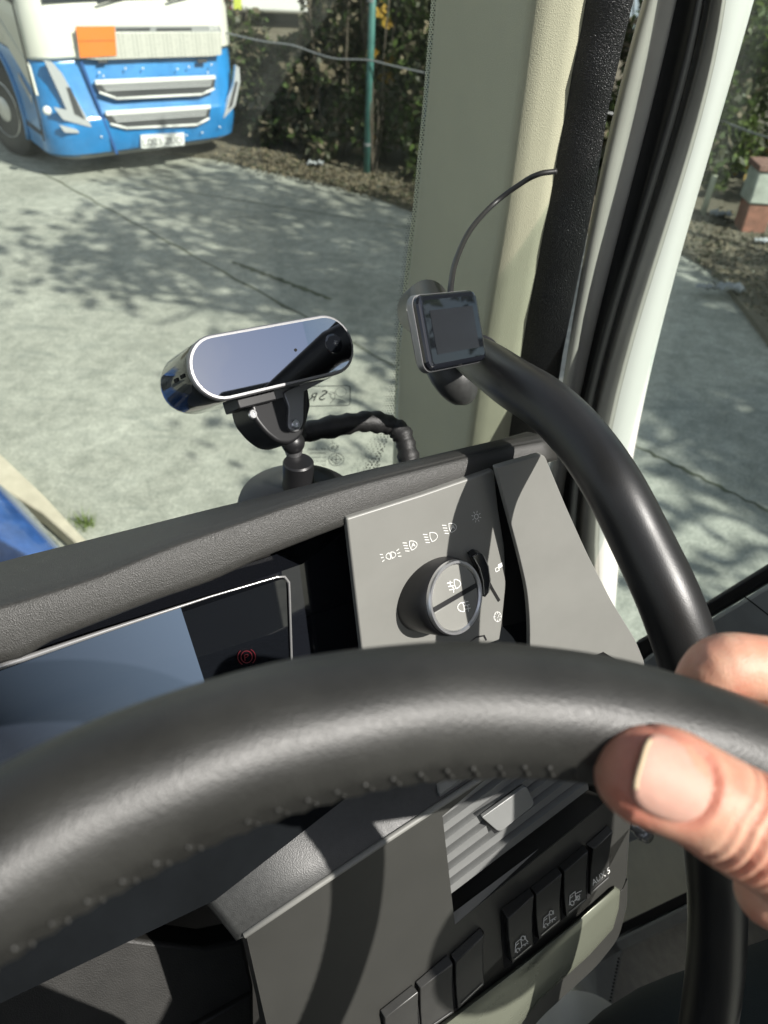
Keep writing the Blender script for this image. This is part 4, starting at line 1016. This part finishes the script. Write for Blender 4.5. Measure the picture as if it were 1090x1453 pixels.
o = build('fallen_leaves', lm, [dry, leafA]); tag(o, 'fallen leaves and weeds scattered along the verge', 'ground cover', kind='stuff')
# bits of litter, each its own thing
for i, (x, y, s_, lab) in enumerate([(447, 233, .07, 'crumpled white plastic bag on the verge left of the green post'), (1022, 305, .09, 'pale crushed carton on the verge high in the side window'), (1035, 410, .10, 'torn pale plastic sheet lying on the verge edge beyond the side window'), (1002, 408, .06, 'small pale rag on the verge next to the white window frame'), (1083, 343, .06, 'small white scrap of paper at the far right of the verge')]):
    c = gnd(x, y, .08); m = MB(); n = 9; vs = []
    for a in range(n):
        for b2 in range(n): vs.append(c + np.array([(a / (n - 1) - .5) * s_ * 2.6, (b2 / (n - 1) - .5) * s_ * 1.5, 0]) + rng.normal(size=3) * s_ * .10 + U * s_ * .5 * abs(math.sin(a * 1.3 + i) * math.cos(b2 * .9)))
    m.add(vs, [(a * n + b2, a * n + b2 + 1, (a + 1) * n + b2 + 1, (a + 1) * n + b2) for a in range(n - 1) for b2 in range(n - 1)])
    o = build('litter_scrap', m, litter, smooth=True); tag(o, lab, 'litter')
# fence
pb_ = gnd(520, 249, .03); fdir = nrm([.95, -.30, 0])
fpl = Pl(pb_, [-fdir[1], fdir[0], 0])
teal = mat('teal_paint', (.06, .17, .15), .45, vary=.2, vscale=12); wire = mat('galvanised_wire', (.24, .25, .25), .5, .5)
def post(c, label, top=None):
    t_ = thing('fence_post', c, label, 'fence post', 'green fence posts along the verge')
    tp_ = np.array(c) + U * 2.7 + np.array([.02, 0, 0])
    build('post', MB().tube([c - U * .05, tp_], .038, 14), teal, t_, smooth=True)
    build('post_cap', MB().lathe(tp_, U, [(.044, -.02), (.044, .01), (.02, .03)], 14), teal, t_, angle=40)
    for z in (.35, 1.75, 2.5): build('wire_clip', MB().lathe(np.array(c) + U * z, U, [(.043, -.015), (.043, .015)], 12), wire, t_, angle=40)
post(pb_, 'teal green metal fence post standing in front of the dark hedge')
post(pb_ + fdir * 3.6, 'teal green metal fence post hidden behind the pillar')
post(np.array([4.9, 6.9, .04]), 'teal green metal fence post beyond the side window')
ws_ = smooth_pts([fpl.at(*q) - U * 0 + fpl.n * .06 for q in ((120, 20), (250, 28), (338, 49), (380, 58), (418, 63), (450, 74), (480, 82), (525, 84), (560, 92), (610, 103))], 6)
o = build('sagging_wire', MB().tube(ws_ + [ws_[-1] + fdir * 2.5 - U * .2], .009, 8), wire, smooth=True); tag(o, 'grey wire sagging across the front of the hedge', 'wire')
spl = Pl(P(1040, 180, 8.0), [-.9, -.5, 0])
w2 = smooth_pts([spl.at(*q) for q in ((850, 130), (880, 148), (905, 160), (1010, 168), (1040, 178), (1090, 195), (1200, 215))], 6)
o = build('sagging_wire', MB().tube(w2, .011, 8), wire, smooth=True); tag(o, 'grey wire sagging across the bushes in the side window', 'wire')

def bush(c, rad, h, n, mats, mis, label, size=.07, group='bushes along the yard fence', cat='bush', name='bush', elong=1.6):
    c = np.array(c, float); t_ = thing(name, c, label, cat, group)
    m = MB()
    k = max(6, int(n / 260))
    for i in range(k):
        a = rng.random() * 6.28; rr_ = rad * .75 * math.sqrt(rng.random()); z = h * (.08 + .84 * rng.random())
        leaf_cloud(m, c + np.array([rr_ * math.cos(a), rr_ * math.sin(a) * .7, z]), rad * (.22 + .25 * rng.random()), n // k, size, (1, .8, .9), shell=.1, mis=mis, elong=elong)
    build('foliage', m, mats, t_)
    m = MB()
    for i in range(5):
        a = rng.random() * 6.28; b0_ = c + np.array([math.cos(a), math.sin(a), 0]) * rad * .15; p1 = c + np.array([math.cos(a) * rad * .6, math.sin(a) * rad * .5, h * .55]); p2 = p1 + np.array([math.cos(a) * .1, 0, h * .35])
        m.tube(smooth_pts([b0_, (b0_ + p1) / 2 + rng.normal(size=3) * .05, p1, p2], 3), .010, 6)
    build('stems', m, bark, t_, smooth=True)
GM = [leafA, leafB, leafC, leafY, dry]
bl = fdir; bn = fpl.n if fpl.n[1] > 0 else -fpl.n
def bp(s_, b2): return pb_ * [1, 1, 0] + fdir * s_ + bn * b2 + U * .03
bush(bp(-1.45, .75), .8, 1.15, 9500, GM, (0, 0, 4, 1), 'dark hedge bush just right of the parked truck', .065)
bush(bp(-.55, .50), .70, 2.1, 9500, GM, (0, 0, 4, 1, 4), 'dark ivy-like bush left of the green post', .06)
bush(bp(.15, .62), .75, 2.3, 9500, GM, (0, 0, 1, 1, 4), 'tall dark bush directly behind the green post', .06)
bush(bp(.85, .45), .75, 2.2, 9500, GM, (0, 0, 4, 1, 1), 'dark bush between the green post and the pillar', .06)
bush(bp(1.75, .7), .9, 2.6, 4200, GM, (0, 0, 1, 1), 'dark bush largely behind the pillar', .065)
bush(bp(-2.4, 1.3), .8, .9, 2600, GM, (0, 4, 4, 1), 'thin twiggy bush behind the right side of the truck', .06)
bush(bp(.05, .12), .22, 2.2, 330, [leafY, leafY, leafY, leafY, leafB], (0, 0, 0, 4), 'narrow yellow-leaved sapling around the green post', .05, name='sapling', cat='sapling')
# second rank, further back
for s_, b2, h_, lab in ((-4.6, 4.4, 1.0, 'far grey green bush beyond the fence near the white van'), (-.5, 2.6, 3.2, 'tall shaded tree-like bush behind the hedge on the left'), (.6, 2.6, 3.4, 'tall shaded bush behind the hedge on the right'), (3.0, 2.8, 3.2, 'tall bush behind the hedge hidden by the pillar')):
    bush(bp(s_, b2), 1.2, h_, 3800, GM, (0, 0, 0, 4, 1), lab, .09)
# side-window planting
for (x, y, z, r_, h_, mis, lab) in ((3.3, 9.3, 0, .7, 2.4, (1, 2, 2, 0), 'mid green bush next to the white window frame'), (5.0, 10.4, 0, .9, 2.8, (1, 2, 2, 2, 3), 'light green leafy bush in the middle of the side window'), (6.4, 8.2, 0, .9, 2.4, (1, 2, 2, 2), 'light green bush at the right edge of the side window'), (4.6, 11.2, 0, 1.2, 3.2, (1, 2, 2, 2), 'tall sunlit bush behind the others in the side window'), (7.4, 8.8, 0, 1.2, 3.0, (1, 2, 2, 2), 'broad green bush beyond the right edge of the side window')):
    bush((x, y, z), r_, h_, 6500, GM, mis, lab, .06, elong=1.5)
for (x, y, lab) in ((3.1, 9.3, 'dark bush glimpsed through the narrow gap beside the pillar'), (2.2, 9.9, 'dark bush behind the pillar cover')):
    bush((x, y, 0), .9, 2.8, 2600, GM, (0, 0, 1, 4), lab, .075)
# concrete gatepost and brick stub in the side window
gp = gnd(1062, 325, .04)
gt_ = thing('gate_pier', gp, 'weathered pale block on a rusty brick stump among the bushes', 'pier')
build('brick_stump', MB().box(gp + U * .14, np.array([.13, 0, 0]), np.array([0, .13, 0]), U * .15), mat('rusty_brick', (.26, .12, .08), .9, vary=.35, vscale=14), gt_, bevel=.015)
build('pale_block', MB().box(gp + U * .46, np.array([.155, 0, 0]), np.array([0, .15, 0]), U * .16), mat('weathered_block', (.42, .45, .38), .85, vary=.25, vscale=9), gt_, bevel=.02)
build('cap_stone', MB().box(gp + U * .655, np.array([.175, 0, 0]), np.array([0, .17, 0]), U * .03), mat('rusty_cap', (.22, .13, .10), .9, vary=.3, vscale=14), gt_, bevel=.01)
st_ = gnd(997, 305, .04); o = build('marker_stake', MB().tube([st_, st_ + U * .42], [.035, .03], 10), mat('faded_wood', (.40, .42, .30), .9, vary=.2), smooth=True); tag(o, 'short faded wooden stake standing in the verge by the white window frame', 'stake')

def tree(c, h, cr, n, label, group):
    c = np.array(c, float); t_ = thing('tree', c, label, 'tree', group); m = MB()
    tp_ = smooth_pts([c - U * .1, c + U * h * .25 + np.array([.08, .05, 0]), c + U * h * .5, c + U * h * .8 + np.array([.1, -.1, 0])], 4)
    m.tube(tp_, list(np.linspace(.17, .05, len(tp_))), 12)
    for i in range(10):
        a = rng.random() * 6.28; z = h * (.35 + .4 * rng.random()); b0_ = c + U * z; e = b0_ + np.array([math.cos(a) * cr * .8, math.sin(a) * cr * .8, cr * .5]); m.tube(smooth_pts([b0_, (b0_ + e) / 2 + U * .1, e], 3), [.05, .045, .04, .035, .03, .02, .012][:7], 6)
    build('trunk', m, bark, t_, smooth=True)
    m = MB()
    for i in range(26):
        d = nrm(rng.normal(size=3)); d[2] *= .8; leaf_cloud(m, c + U * h * .72 + d * cr * (.25 + .75 * rng.random()), cr * (.25 + .2 * rng.random()), n // 26, .10, shell=.1, mis=(1, 1, 2, 0))
    build('crown', m, GM, t_)
tree((4.4, 3.0, 0), 7.4, 2.3, 4600, 'leafy tree beside the yard, nearest the cab', 'trees beside the yard')
tree((6.3, 2.9, 0), 7.9, 2.3, 4600, 'leafy tree beside the yard, second from the cab', 'trees beside the yard')
tree((8.9, 1.0, 0), 7.6, 2.5, 13000, 'dense leafy tree shading the right side of the yard', 'trees beside the yard')
tree((3.9, 10.8, 0), 6.5, 2.0, 2600, 'tall tree behind the bushes of the side window', 'trees beside the yard')

fl_ = MB().prism([uvw(u_, v_, -1.45) for u_, v_ in ((-1.9, -1.2), (.56, -1.2), (.56, .9), (-1.9, .9))], [uvw(u_, v_, -1.50) for u_, v_ in ((-1.9, -1.2), (.56, -1.2), (.56, .9), (-1.9, .9))])
o = build('cab_floor', fl_, mat('black_floor_mat', (.02, .02, .02), .9)); tag(o, 'black rubber cab floor', None, kind='structure')
sh = thing('workshop', (6.5, 19, 0), 'pale blue grey workshop wall beyond the bushes of the side window', 'building')
bw = mat('pale_blue_cladding', (.30, .38, .42), .7, vary=.12, vscale=2)
build('wall', MB().box((8.5, 21, 1.7), (6.0, 0, 0), (0, 2.5, 0), (0, 0, 1.7)), bw, sh)
build('roof', MB().prism([(2.2, 18.2, 3.4), (14.8, 18.2, 3.4), (14.8, 21, 4.4), (2.2, 21, 4.4)], [(2.2, 18.2, 3.3), (14.8, 18.2, 3.3), (14.8, 21, 4.3), (2.2, 21, 4.3)]), mat('grey_sheet_roof', (.2, .2, .2), .6), sh)
build('door', MB().box((7.0, 18.47, 1.3), (1.1, 0, 0), (0, .04, 0), (0, 0, 1.3)), mat('grey_door', (.18, .2, .22), .6), sh)
# ------------------------------------------------ unseen roof over the driver, added to block skylight (open to the rear)
rf = MB().prism([uvw(u_, v_, w_) for u_, v_, w_ in ((-2.0, -.15, .80), (.50, -.15, .80), (.50, .74, .72), (-2.0, .74, .72))], [uvw(u_, v_, w_) for u_, v_, w_ in ((-2.0, -.15, .84), (.50, -.15, .84), (.50, .74, .76), (-2.0, .74, .76))])
o = build('light_block_roof', rf, mat('grey_light_block', (.22, .22, .20), .9), bevel=.01); tag(o, 'grey roof panel above the picture, added to keep skylight out of the cab', 'roof')
rw = MB().prism([uvw(u_, -1.30, w_) for u_, w_ in ((-1.95, -1.45), (.55, -1.45), (.55, .40), (-1.95, .40))], [uvw(u_, -1.36, w_) for u_, w_ in ((-1.95, -1.45), (.55, -1.45), (.55, .40), (-1.95, .40))])
o = build('light_block_rear_wall', rw, bpy.data.materials['grey_light_block'], bevel=.01); tag(o, 'grey wall behind the driver, added to block light from the rear', 'wall')  # unseen wall added to cut the fill light from behind
lw_ = MB().prism([uvw(-1.90, v_, w_) for v_, w_ in ((-1.3, -1.45), (.78, -1.45), (.78, -.5), (-1.3, -.35))], [uvw(-1.96, v_, w_) for v_, w_ in ((-1.3, -1.45), (.78, -1.45), (.78, -.5), (-1.3, -.35))])
o = build('light_block_side', lw_, M['doorcard'], bevel=.01); tag(o, 'grey panel across the cab, added to block light from the left', 'door')  # unseen side panel added to cut skylight from the left

# ================================================================== PARKED TRUCK
bluep = mat('blue_truck_paint', (.012, .19, .47), .30, coat=.6, vary=.16, vscale=5)
creamp = mat('cream_truck_paint', (.62, .62, .54), .3, coat=.5, vary=.03, vscale=2)
darkg = mat('dark_grille', (.05, .052, .055), .5); greyp = mat('grey_trim_paint', (.28, .29, .29), .45); tyre_m = mat('tyre_rubber', (.025, .025, .024), .85, vary=.2, vscale=8)
lamp = mat('clear_lamp', (.62, .64, .64), .12, .4); orange = mat('orange_plate', (.75, .19, .02), .5); alu = mat('brushed_metal', (.55, .55, .54), .35, .8, vary=.15, vscale=12)
platem = mat('number_plate_white', (.75, .76, .72), .4); lime = mat('lime_marker', (.55, .62, .10), .5); winm = mat('dark_window', (.03, .035, .04), .05, spec=.8)
A_ = gnd(90, 222, .30); B_ = gnd(335, 207, .30); tX = np.array([math.sin(R_(52)), math.cos(R_(52)), 0]); tN = np.array([tX[1], -tX[0], 0]); tN = tN if (ORG - A_) @ tN > 0 else -tN
tpl = Pl(A_, tN)
def t2(px, py, off=0.):
    q = tpl.at(px, py, off); return float((q - A_) @ tX), float(q[2])
TXl, TXr = t2(60, 150)[0], t2(343, 150)[0]
TC, TW = (TXl + TXr) / 2, (TXr - TXl) / 2
def tp(x, z, out=0.): return A_ * [1, 1, 0] + tX * x + U * z + tN * out
truck = thing('parked_truck', tp(TC, 0, -1), 'blue and cream articulated truck cab with an orange plate on its front', 'truck')
def sect(z, out=0., inset=0., r=.28, n=7, depth=2.3, bow=.02):
    """plan outline of the cab at height z: rounded front corners, slightly bowed front"""
    w_ = TW - inset; o = [tp(TC - w_, z, out - depth)]
    for i in range(n + 1):
        a = math.pi / 2 * i / n; o.append(tp(TC - w_ + r * (1 - math.cos(a)), z, out - r * (1 - math.sin(a))))
    for x in (-.5, 0, .5): o.append(tp(TC + x * w_ * 1.2, z, out + bow * (1 - x * x * 2)))
    for i in range(n + 1):
        a = math.pi / 2 * (1 - i / n); o.append(tp(TC + w_ - r * (1 - math.cos(a)), z, out - r * (1 - math.sin(a))))
    o.append(tp(TC + w_, z, out - depth)); return o
ztop = t2(200, 80)[1]; zwin = t2(200, 5)[1]; zbot = .24
print('truck z', ztop, zwin, 'half width', TW)
build('lower_body', stack([sect(zbot, -.10, .05, .34), sect(zbot + .05, -.02, .01, .34), sect(zbot + .22, .03, 0, .33), sect(.62, .03, 0, .31), sect(.66, .0, 0, .30), sect(ztop - .03, -.02, .0, .28), sect(ztop, -.035, .01, .28)]), bluep, truck, angle=35)
build('bumper_lip', stack([sect(zbot - .03, -.14, .10, .34, depth=.5), sect(zbot + .02, -.06, .06, .34, depth=.5)]), greyp, truck, angle=35)
up = build('upper_cab', stack([sect(ztop + .012, -.03, .01, .26), sect(ztop + .04, .0, 0, .26), sect(zwin - .08, -.02, .01, .24), sect(zwin, -.05, .02, .24), sect(zwin + .95, -.28, .06, .22), sect(zwin + 1.7, -.50, .10, .3)]), creamp, truck, angle=35)
def tpo(px, py, off): x, z = t2(px, py, off); return x, z
def tslab(name, pxs, off, th, m, par=truck, bev=0, lab=None):
    mb_ = MB().slab(tpl, pxs, th, off); return build(name, mb_, m, par, bevel=bev, label=lab)
# windscreen and wiper cowl
o_ = MB(); zs = zwin + .03
o_.prism([tp(TC - TW + .22, zs, -.03), tp(TC + TW - .22, zs, -.03), tp(TC + TW - .30, zwin + .9, -.235), tp(TC - TW + .30, zwin + .9, -.235)], [tp(TC - TW + .22, zs, -.06), tp(TC + TW - .22, zs, -.06), tp(TC + TW - .30, zwin + .9, -.265), tp(TC - TW + .30, zwin + .9, -.265)])
build('windscreen', o_, winm, truck)
for x0 in (-.4, .35): build('wiper', MB().tube([tp(TC + x0, zwin + .02, .02), tp(TC + x0 + .55, zwin + .12, .0)], .012, 6), darkg, truck, smooth=True)
# mesh panel, slot, badge, hazard plate
tslab('slot_panel', rounded([(110, 37), (200, 37.5), (312, 37), (315, 46), (110, 50)], 1), .062, .02, greyp)
for a0, a1 in ((165, 213), (222, 272)): tslab('air_slot', [(a0, 40), (a1, 39.5), (a1, 43.5), (a0, 44.5)], .066, .01, darkg)
m = MB(); textmesh(m, '500', tpl.at(297, 43.2, .067), tpl.at(310, 42.8, .067), tN); build('badge', m, platem, truck)
def mesh_mat():
    m = bpy.data.materials.new('perforated_panel'); m.use_nodes = True; t = m.node_tree; b = t.nodes['Principled BSDF']; b.inputs['Roughness'].default_value = .35; b.inputs['Metallic'].default_value = .25
    co = t.nodes.new('ShaderNodeTexCoord'); v = t.nodes.new('ShaderNodeTexVoronoi'); v.inputs['Scale'].default_value = 34; v.inputs['Randomness'].default_value = .15
    r = t.nodes.new('ShaderNodeValToRGB'); r.color_ramp.elements[0].position = .25; r.color_ramp.elements[0].color = (.34, .35, .31, 1); r.color_ramp.elements[1].position = .4; r.color_ramp.elements[1].color = (.62, .62, .55, 1)
    t.links.new(co.outputs['Object'], v.inputs['Vector']); t.links.new(v.outputs['Distance'], r.inputs[0]); t.links.new(r.outputs[0], b.inputs['Base Color']); return m
tslab('mesh_panel', rounded([(110, 46), (314, 45), (315, 78), (300, 80), (140, 85), (112, 83)], 2), .070, .02, mesh_mat(), bev=.004)
hz = tslab('hazard_plate', [(107.5, 38), (163, 37), (165.5, 79), (114, 82)], .085, .012, orange, lab='orange hazard plate with a seam across the middle')
tslab('plate_seam', [(109, 58), (164.3, 57), (164.4, 58.2), (109.2, 59.2)], .0865, .004, mat('dark_orange', (.35, .07, .01), .6), hz)
for x_ in (146, 287): tslab('catch', [(x_ - 6, 84.5), (x_ + 7, 84), (x_ + 7, 89), (x_ - 6, 89.5)], .062, .02, darkg)
# grilles
for g in (((135, 116), (306, 109), (304, 126), (286, 134), (166, 140), (141, 131), (137, 124)), ((150, 160), (299, 151), (297, 168), (280, 177), (180, 182), (157, 176), (152, 168))):
    g_ = tslab('grille', list(g), .058, .03, darkg)
    tslab('chrome_bar', [(g[0][0], g[0][1] - 2), (g[1][0], g[1][1] - 2), (g[1][0] + .3, g[1][1] + 3.6), (g[0][0] + 1, g[0][1] + 4.5)], .078, .02, platem, g_, .004)
    for a, b_ in zip(g[2:-2], g[3:-1]):
        build('chrome_edge', MB().tube([tpl.at(*a, .07), tpl.at(*b_, .07)], .013, 8), platem, g_, smooth=True)
    for k in range(1, 4):
        f_ = k / 4; build('grille_slat', MB().tube([tpl.at(g[0][0] + 6 + 3 * k, g[0][1] + 2 + 14 * f_, .062), tpl.at(g[1][0] - 4 - k, g[1][1] + 2 + 14 * f_, .062)], .009, 6), greyp, g_)
# small pale balls dotted over the blue panel
for x, y in ((141, 103), (147, 108), (178, 97), (203, 97), (252, 98), (268, 95), (300, 92), (295, 103), (144, 194), (265, 192), (287, 188), (312, 180)):
    build('pale_dot', MB().ball(tpl.at(x, y, .05), .011, 5), platem, truck, smooth=True)
tslab('panel_gap', [(114, 88), (117, 87), (168, 218), (165, 219)], .045, .02, mat('blue_shade_gap', (.01, .08, .26), .5))
# headlights: a slanting bar with a foot, left (seen broad) and right (seen narrow)
def hl(pts, foot, name_lab):
    h_ = build('headlight', MB().slab(tpl, rounded(pts, 2), .05, .045), lamp, truck, bevel=.006, label=name_lab)
    tslab('lamp_insert', foot[0], .048, .01, darkg, h_)
    if len(foot) > 1: tslab('lamp_foot', rounded(foot[1], 2), .044, .03, lamp, h_, .004)
hl([(63, 86), (74, 88), (88, 104), (131, 181), (100, 168), (88, 140)], [[(94, 124), (100, 124), (121, 170), (106, 162)], [(76, 152), (102, 158), (126, 170), (130, 181), (90, 170)]], 'slanting headlight on the left of the truck front')
hl([(335, 92), (340, 96), (341, 116), (334, 150), (317, 169), (322, 150), (332, 120)], [[(334, 116), (338, 116), (330, 150), (324, 156)]], 'slanting headlight on the right of the truck front')
tslab('fog_lamp', rounded([(84, 177), (110, 184), (113, 189), (92, 188)], 2), .05, .03, lamp)
for x, y in ((67, 157),): build('corner_marker', MB().ball(tpl.at(x, y, .03), .045, 8), platem, truck, smooth=True)
# number plate
np_ = tslab('number_plate', [(200, 192), (261.5, 188.5), (262, 206), (201, 210.5)], .060, .02, platem, lab='white number plate reading LD23 ZUD')
m = MB(); textmesh(m, 'LD23 ZUD', tpl.at(203.5, 207.5, .0605), tpl.at(259, 203.5, .0605), tN, thick=.002); build('plate_letters', m, darkg, np_)
# side: dark door edge, arch, wheel
sN = -tX
wc = tp(TC - TW + .05, .50, -1.42)
def wheel_(c, n_, par):
    t_ = build('wheel', MB().lathe(c - n_ * .16, n_, [(.30, 0), (.44, 0), (.49, .02), (.505, .06), (.505, .24), (.49, .29), (.44, .31), (.31, .30)], 48), tyre_m, par, angle=40)
    build('rim', MB().lathe(c - n_ * .06, n_, [(.31, .0), (.31, .195), (.29, .205), (.27, .17), (.20, .12), (.14, .12), (.13, .20), (.08, .22), (.02, .22)], 40), alu, t_, angle=40)
    q1 = nrm(np.cross(n_, U)); 
    for k in range(10):
        a = 2 * math.pi * k / 10; p = c + n_ * .085 + .175 * (math.cos(a) * q1 + math.sin(a) * U)
        build('nut_marker', MB().lathe(p, n_, [(.022, -.02), (.022, .02), (.012, .03)], 8), lime, t_)
wheel_(wc, nrm(sN + tN * .30), truck)
wheel_(tp(TC + TW - .17, .50, -1.42), -sN, truck)
# wheel arch and side skirt (dark opening on the near side)
m = MB(); q1 = tN
o_ = [wc - U * 0 + (.60 * math.cos(a)) * tN + (.60 * math.sin(a)) * U for a in np.linspace(-.35, math.pi + .35, 22)]
sp_ = Pl(tp(TC - TW, 1, -1), sN)
front = [p + sN * ((tp(TC - TW, 1, -1) - p) @ sN + .004) for p in o_]
m.prism(front, [p - sN * .02 for p in front]); build('wheel_arch', m, M['void'], truck)
build('arch_lip', MB().tube([p + sN * .008 for p in front], .022, 8), bluep, truck, smooth=True)
# cream sweep on the blue door bottom
m = MB(); e_ = lambda d_, z: tp(TC - TW, z, -d_) + sN * .008
pts_ = [e_(.10, ztop - .30), e_(.16, ztop - .04), e_(.9, ztop + .25), e_(2.2, ztop + .8), e_(2.2, ztop + .62), e_(.9, ztop + .06), e_(.3, ztop - .22)]
m.prism(pts_, [p - sN * .02 for p in pts_]); build('side_stripe', m, creamp, truck)
m = MB(); pts_ = [e_(.30, ztop - .34), e_(.62, ztop - .18), e_(.64, ztop - .23), e_(.32, ztop - .42)]; m.prism([p + sN * .01 for p in pts_], pts_); build('side_lamp', m, lamp, truck)
m = MB(); pts_ = [e_(.30, zwin), e_(1.5, zwin + .1), e_(1.5, zwin + .85), e_(.55, zwin + .85)]; m.prism(pts_, [p - sN * .02 for p in pts_]); build('side_window', m, winm, truck)
build('door_gap', MB().tube([e_(.20, .42), e_(.19, ztop - .1), e_(.22, ztop + .2), e_(.34, zwin + .9)], .008, 6), M['void'], truck)
build('step', MB().box(tp(TC - TW + .1, .48, -.55), tN * .28, tX * .10, U * .03), darkg, truck)
build('chassis', MB().box(tp(TC, .55, -3.6), tN * 2.8, tX * .45, U * .15), darkg, truck)

# ================================================================== WHITE VAN FAR BEHIND
vc = gnd(386, 46, 0) * [1, 1, 0]
vdir = nrm([vc[0], vc[1], 0]); vr = np.cross(vdir, U); 
van = thing('parked_van', vc, 'white van with an orange roof stripe far behind the truck', 'van')
vb = lambda a, b_, c: vc + vr * a + vdir * b_ + U * c
build('body', MB().box(vb(0, 2.3, 1.35), vr * .95, vdir * 2.3, U * 1.0), platem, van, bevel=.08)
build('orange_stripe', MB().box(vb(.1, -.01, .92), vr * .7, vdir * .02, U * .10), orange, van)
for sx in (-1, 1):
    build('rear_window', MB().box(vb(.42 * sx, -.012, 1.8), vr * .30, vdir * .02, U * .24), winm, van)
    build('wheel', MB().lathe(vb(.86 * sx - .1, .9, .34), vr, [(.2, 0), (.34, .02), (.34, .18), (.2, .2)], 20), tyre_m, van, angle=40)
    build('wheel', MB().lathe(vb(.86 * sx - .1, 3.7, .34), vr, [(.2, 0), (.34, .02), (.34, .18), (.2, .2)], 20), tyre_m, van, angle=40)
for k in range(2):
    build('chevron', MB().prism([vb(-.62 - k * .2, -.02, .40), vb(-.78 - k * .2, -.02, .40), vb(-.86 - k * .2 + .1, -.02, .85), vb(-.7 - k * .2 + .1, -.02, .85)], [vb(-.62 - k * .2, 0, .40), vb(-.78 - k * .2, 0, .40), vb(-.76 - k * .2, 0, .85), vb(-.6 - k * .2, 0, .85)]), [lime, M['red_ink']][k % 2], van)

# ================================================================== BLUE CAR CORNER LOWER LEFT
carp = mat('blue_car_paint', (.03, .09, .28), .25, coat=.9, vary=.35, vscale=9)
cz = .95
c0_, c1_ = gnd(0, 690, cz), gnd(96, 770, cz); ca = nrm((c1_ - c0_) * [1, 1, 0]); cb_ = np.cross(ca, U); cb_ = cb_ if cb_ @ nrm(-c0_ * [1, 1, 0] + 1e-6) < 2 and cb_[0] < 0 else -cb_
c0g = c0_ * [1, 1, 0] - cb_ * .13
car = thing('parked_car', c0g + cb_ * .8, 'blue car parked low in front of the windscreen, only its glossy bonnet corner showing', 'car')
def cpt(a, b_, z): return c0g + ca * a + cb_ * b_ + U * z
secs = []
for a, hz_, ins in ((-3.9, .62, .30), (-3.75, .88, .12), (-3.2, .98, .04), (-2.6, 1.02, .02), (-1.0, 1.0, 0), (-.2, .97, .0), (.35, .90, .04), (.62, .80, .16), (.74, .62, .34), (.76, .40, .40)):
    r = []
    for t_ in np.linspace(0, 1, 15):
        b_ = ins + t_ * (1.75 - 2 * ins); edge_ = min(t_, 1 - t_)
        z = hz_ * (1 - .30 * max(0, 1 - edge_ / .12) ** 2.2) + .05 * math.sin(math.pi * t_)
        r.append(cpt(a, b_, z))
    secs.append([cpt(a, ins + .02, .22)] + [cpt(a, ins - .0, hz_ * .45)] + r + [cpt(a, 1.75 - ins, hz_ * .45), cpt(a, 1.73 - ins, .22)])
m = MB().loft(secs); m.f.append(tuple(range(len(secs[0])))); m.m.append(0); k_ = (len(secs) - 1) * len(secs[0]); m.f.append(tuple(range(k_, k_ + len(secs[0])))); m.m.append(0)
build('body', m, carp, car, smooth=True)
secs = []
for a, z0_, z1_, ins in ((-3.3, .98, 1.0, .16), (-2.9, 1.0, 1.38, .22), (-2.0, 1.0, 1.46, .24), (-1.3, 1.0, 1.40, .24), (-.55, .98, 1.0, .18)):
    secs.append([cpt(a, ins, z0_ - .04), cpt(a, ins + .08, z1_ - .03), cpt(a, .875, z1_ + .02), cpt(a, 1.67 - ins, z1_ - .03), cpt(a, 1.75 - ins, z0_ - .04)])
build('cabin_glass', MB().loft(secs), winm, car, smooth=True)
build('roof', MB().loft([[cpt(a, .30, 1.43), cpt(a, .60, 1.475), cpt(a, .875, 1.485), cpt(a, 1.15, 1.475), cpt(a, 1.45, 1.43)] for a in (-2.7, -2.2, -1.6, -1.3)], thick=-U * .02), carp, car, smooth=True)
for a in (-3.1, -.15):
    for b_ in (.0, 1.58): build('wheel', MB().lathe(cpt(a, b_, .31), cb_, [(.18, 0), (.31, .02), (.31, .15), (.18, .17)], 28), tyre_m, car, angle=40)
for b_ in (.32, 1.42): build('headlight', MB().ball(cpt(.60, b_, .62), .11, 8, sc=np.diag([1, 1, .6])), lamp, car, smooth=True)
for b_ in (.55, 1.2): build('bonnet_crease', MB().tube([cpt(-.35, b_, 1.0), cpt(.1, b_ + .02, .985), cpt(.5, b_ + .06, .9)], .006, 6), carp, car, smooth=True)

for o in bpy.data.objects:
    if '_o' in o: del o['_o']
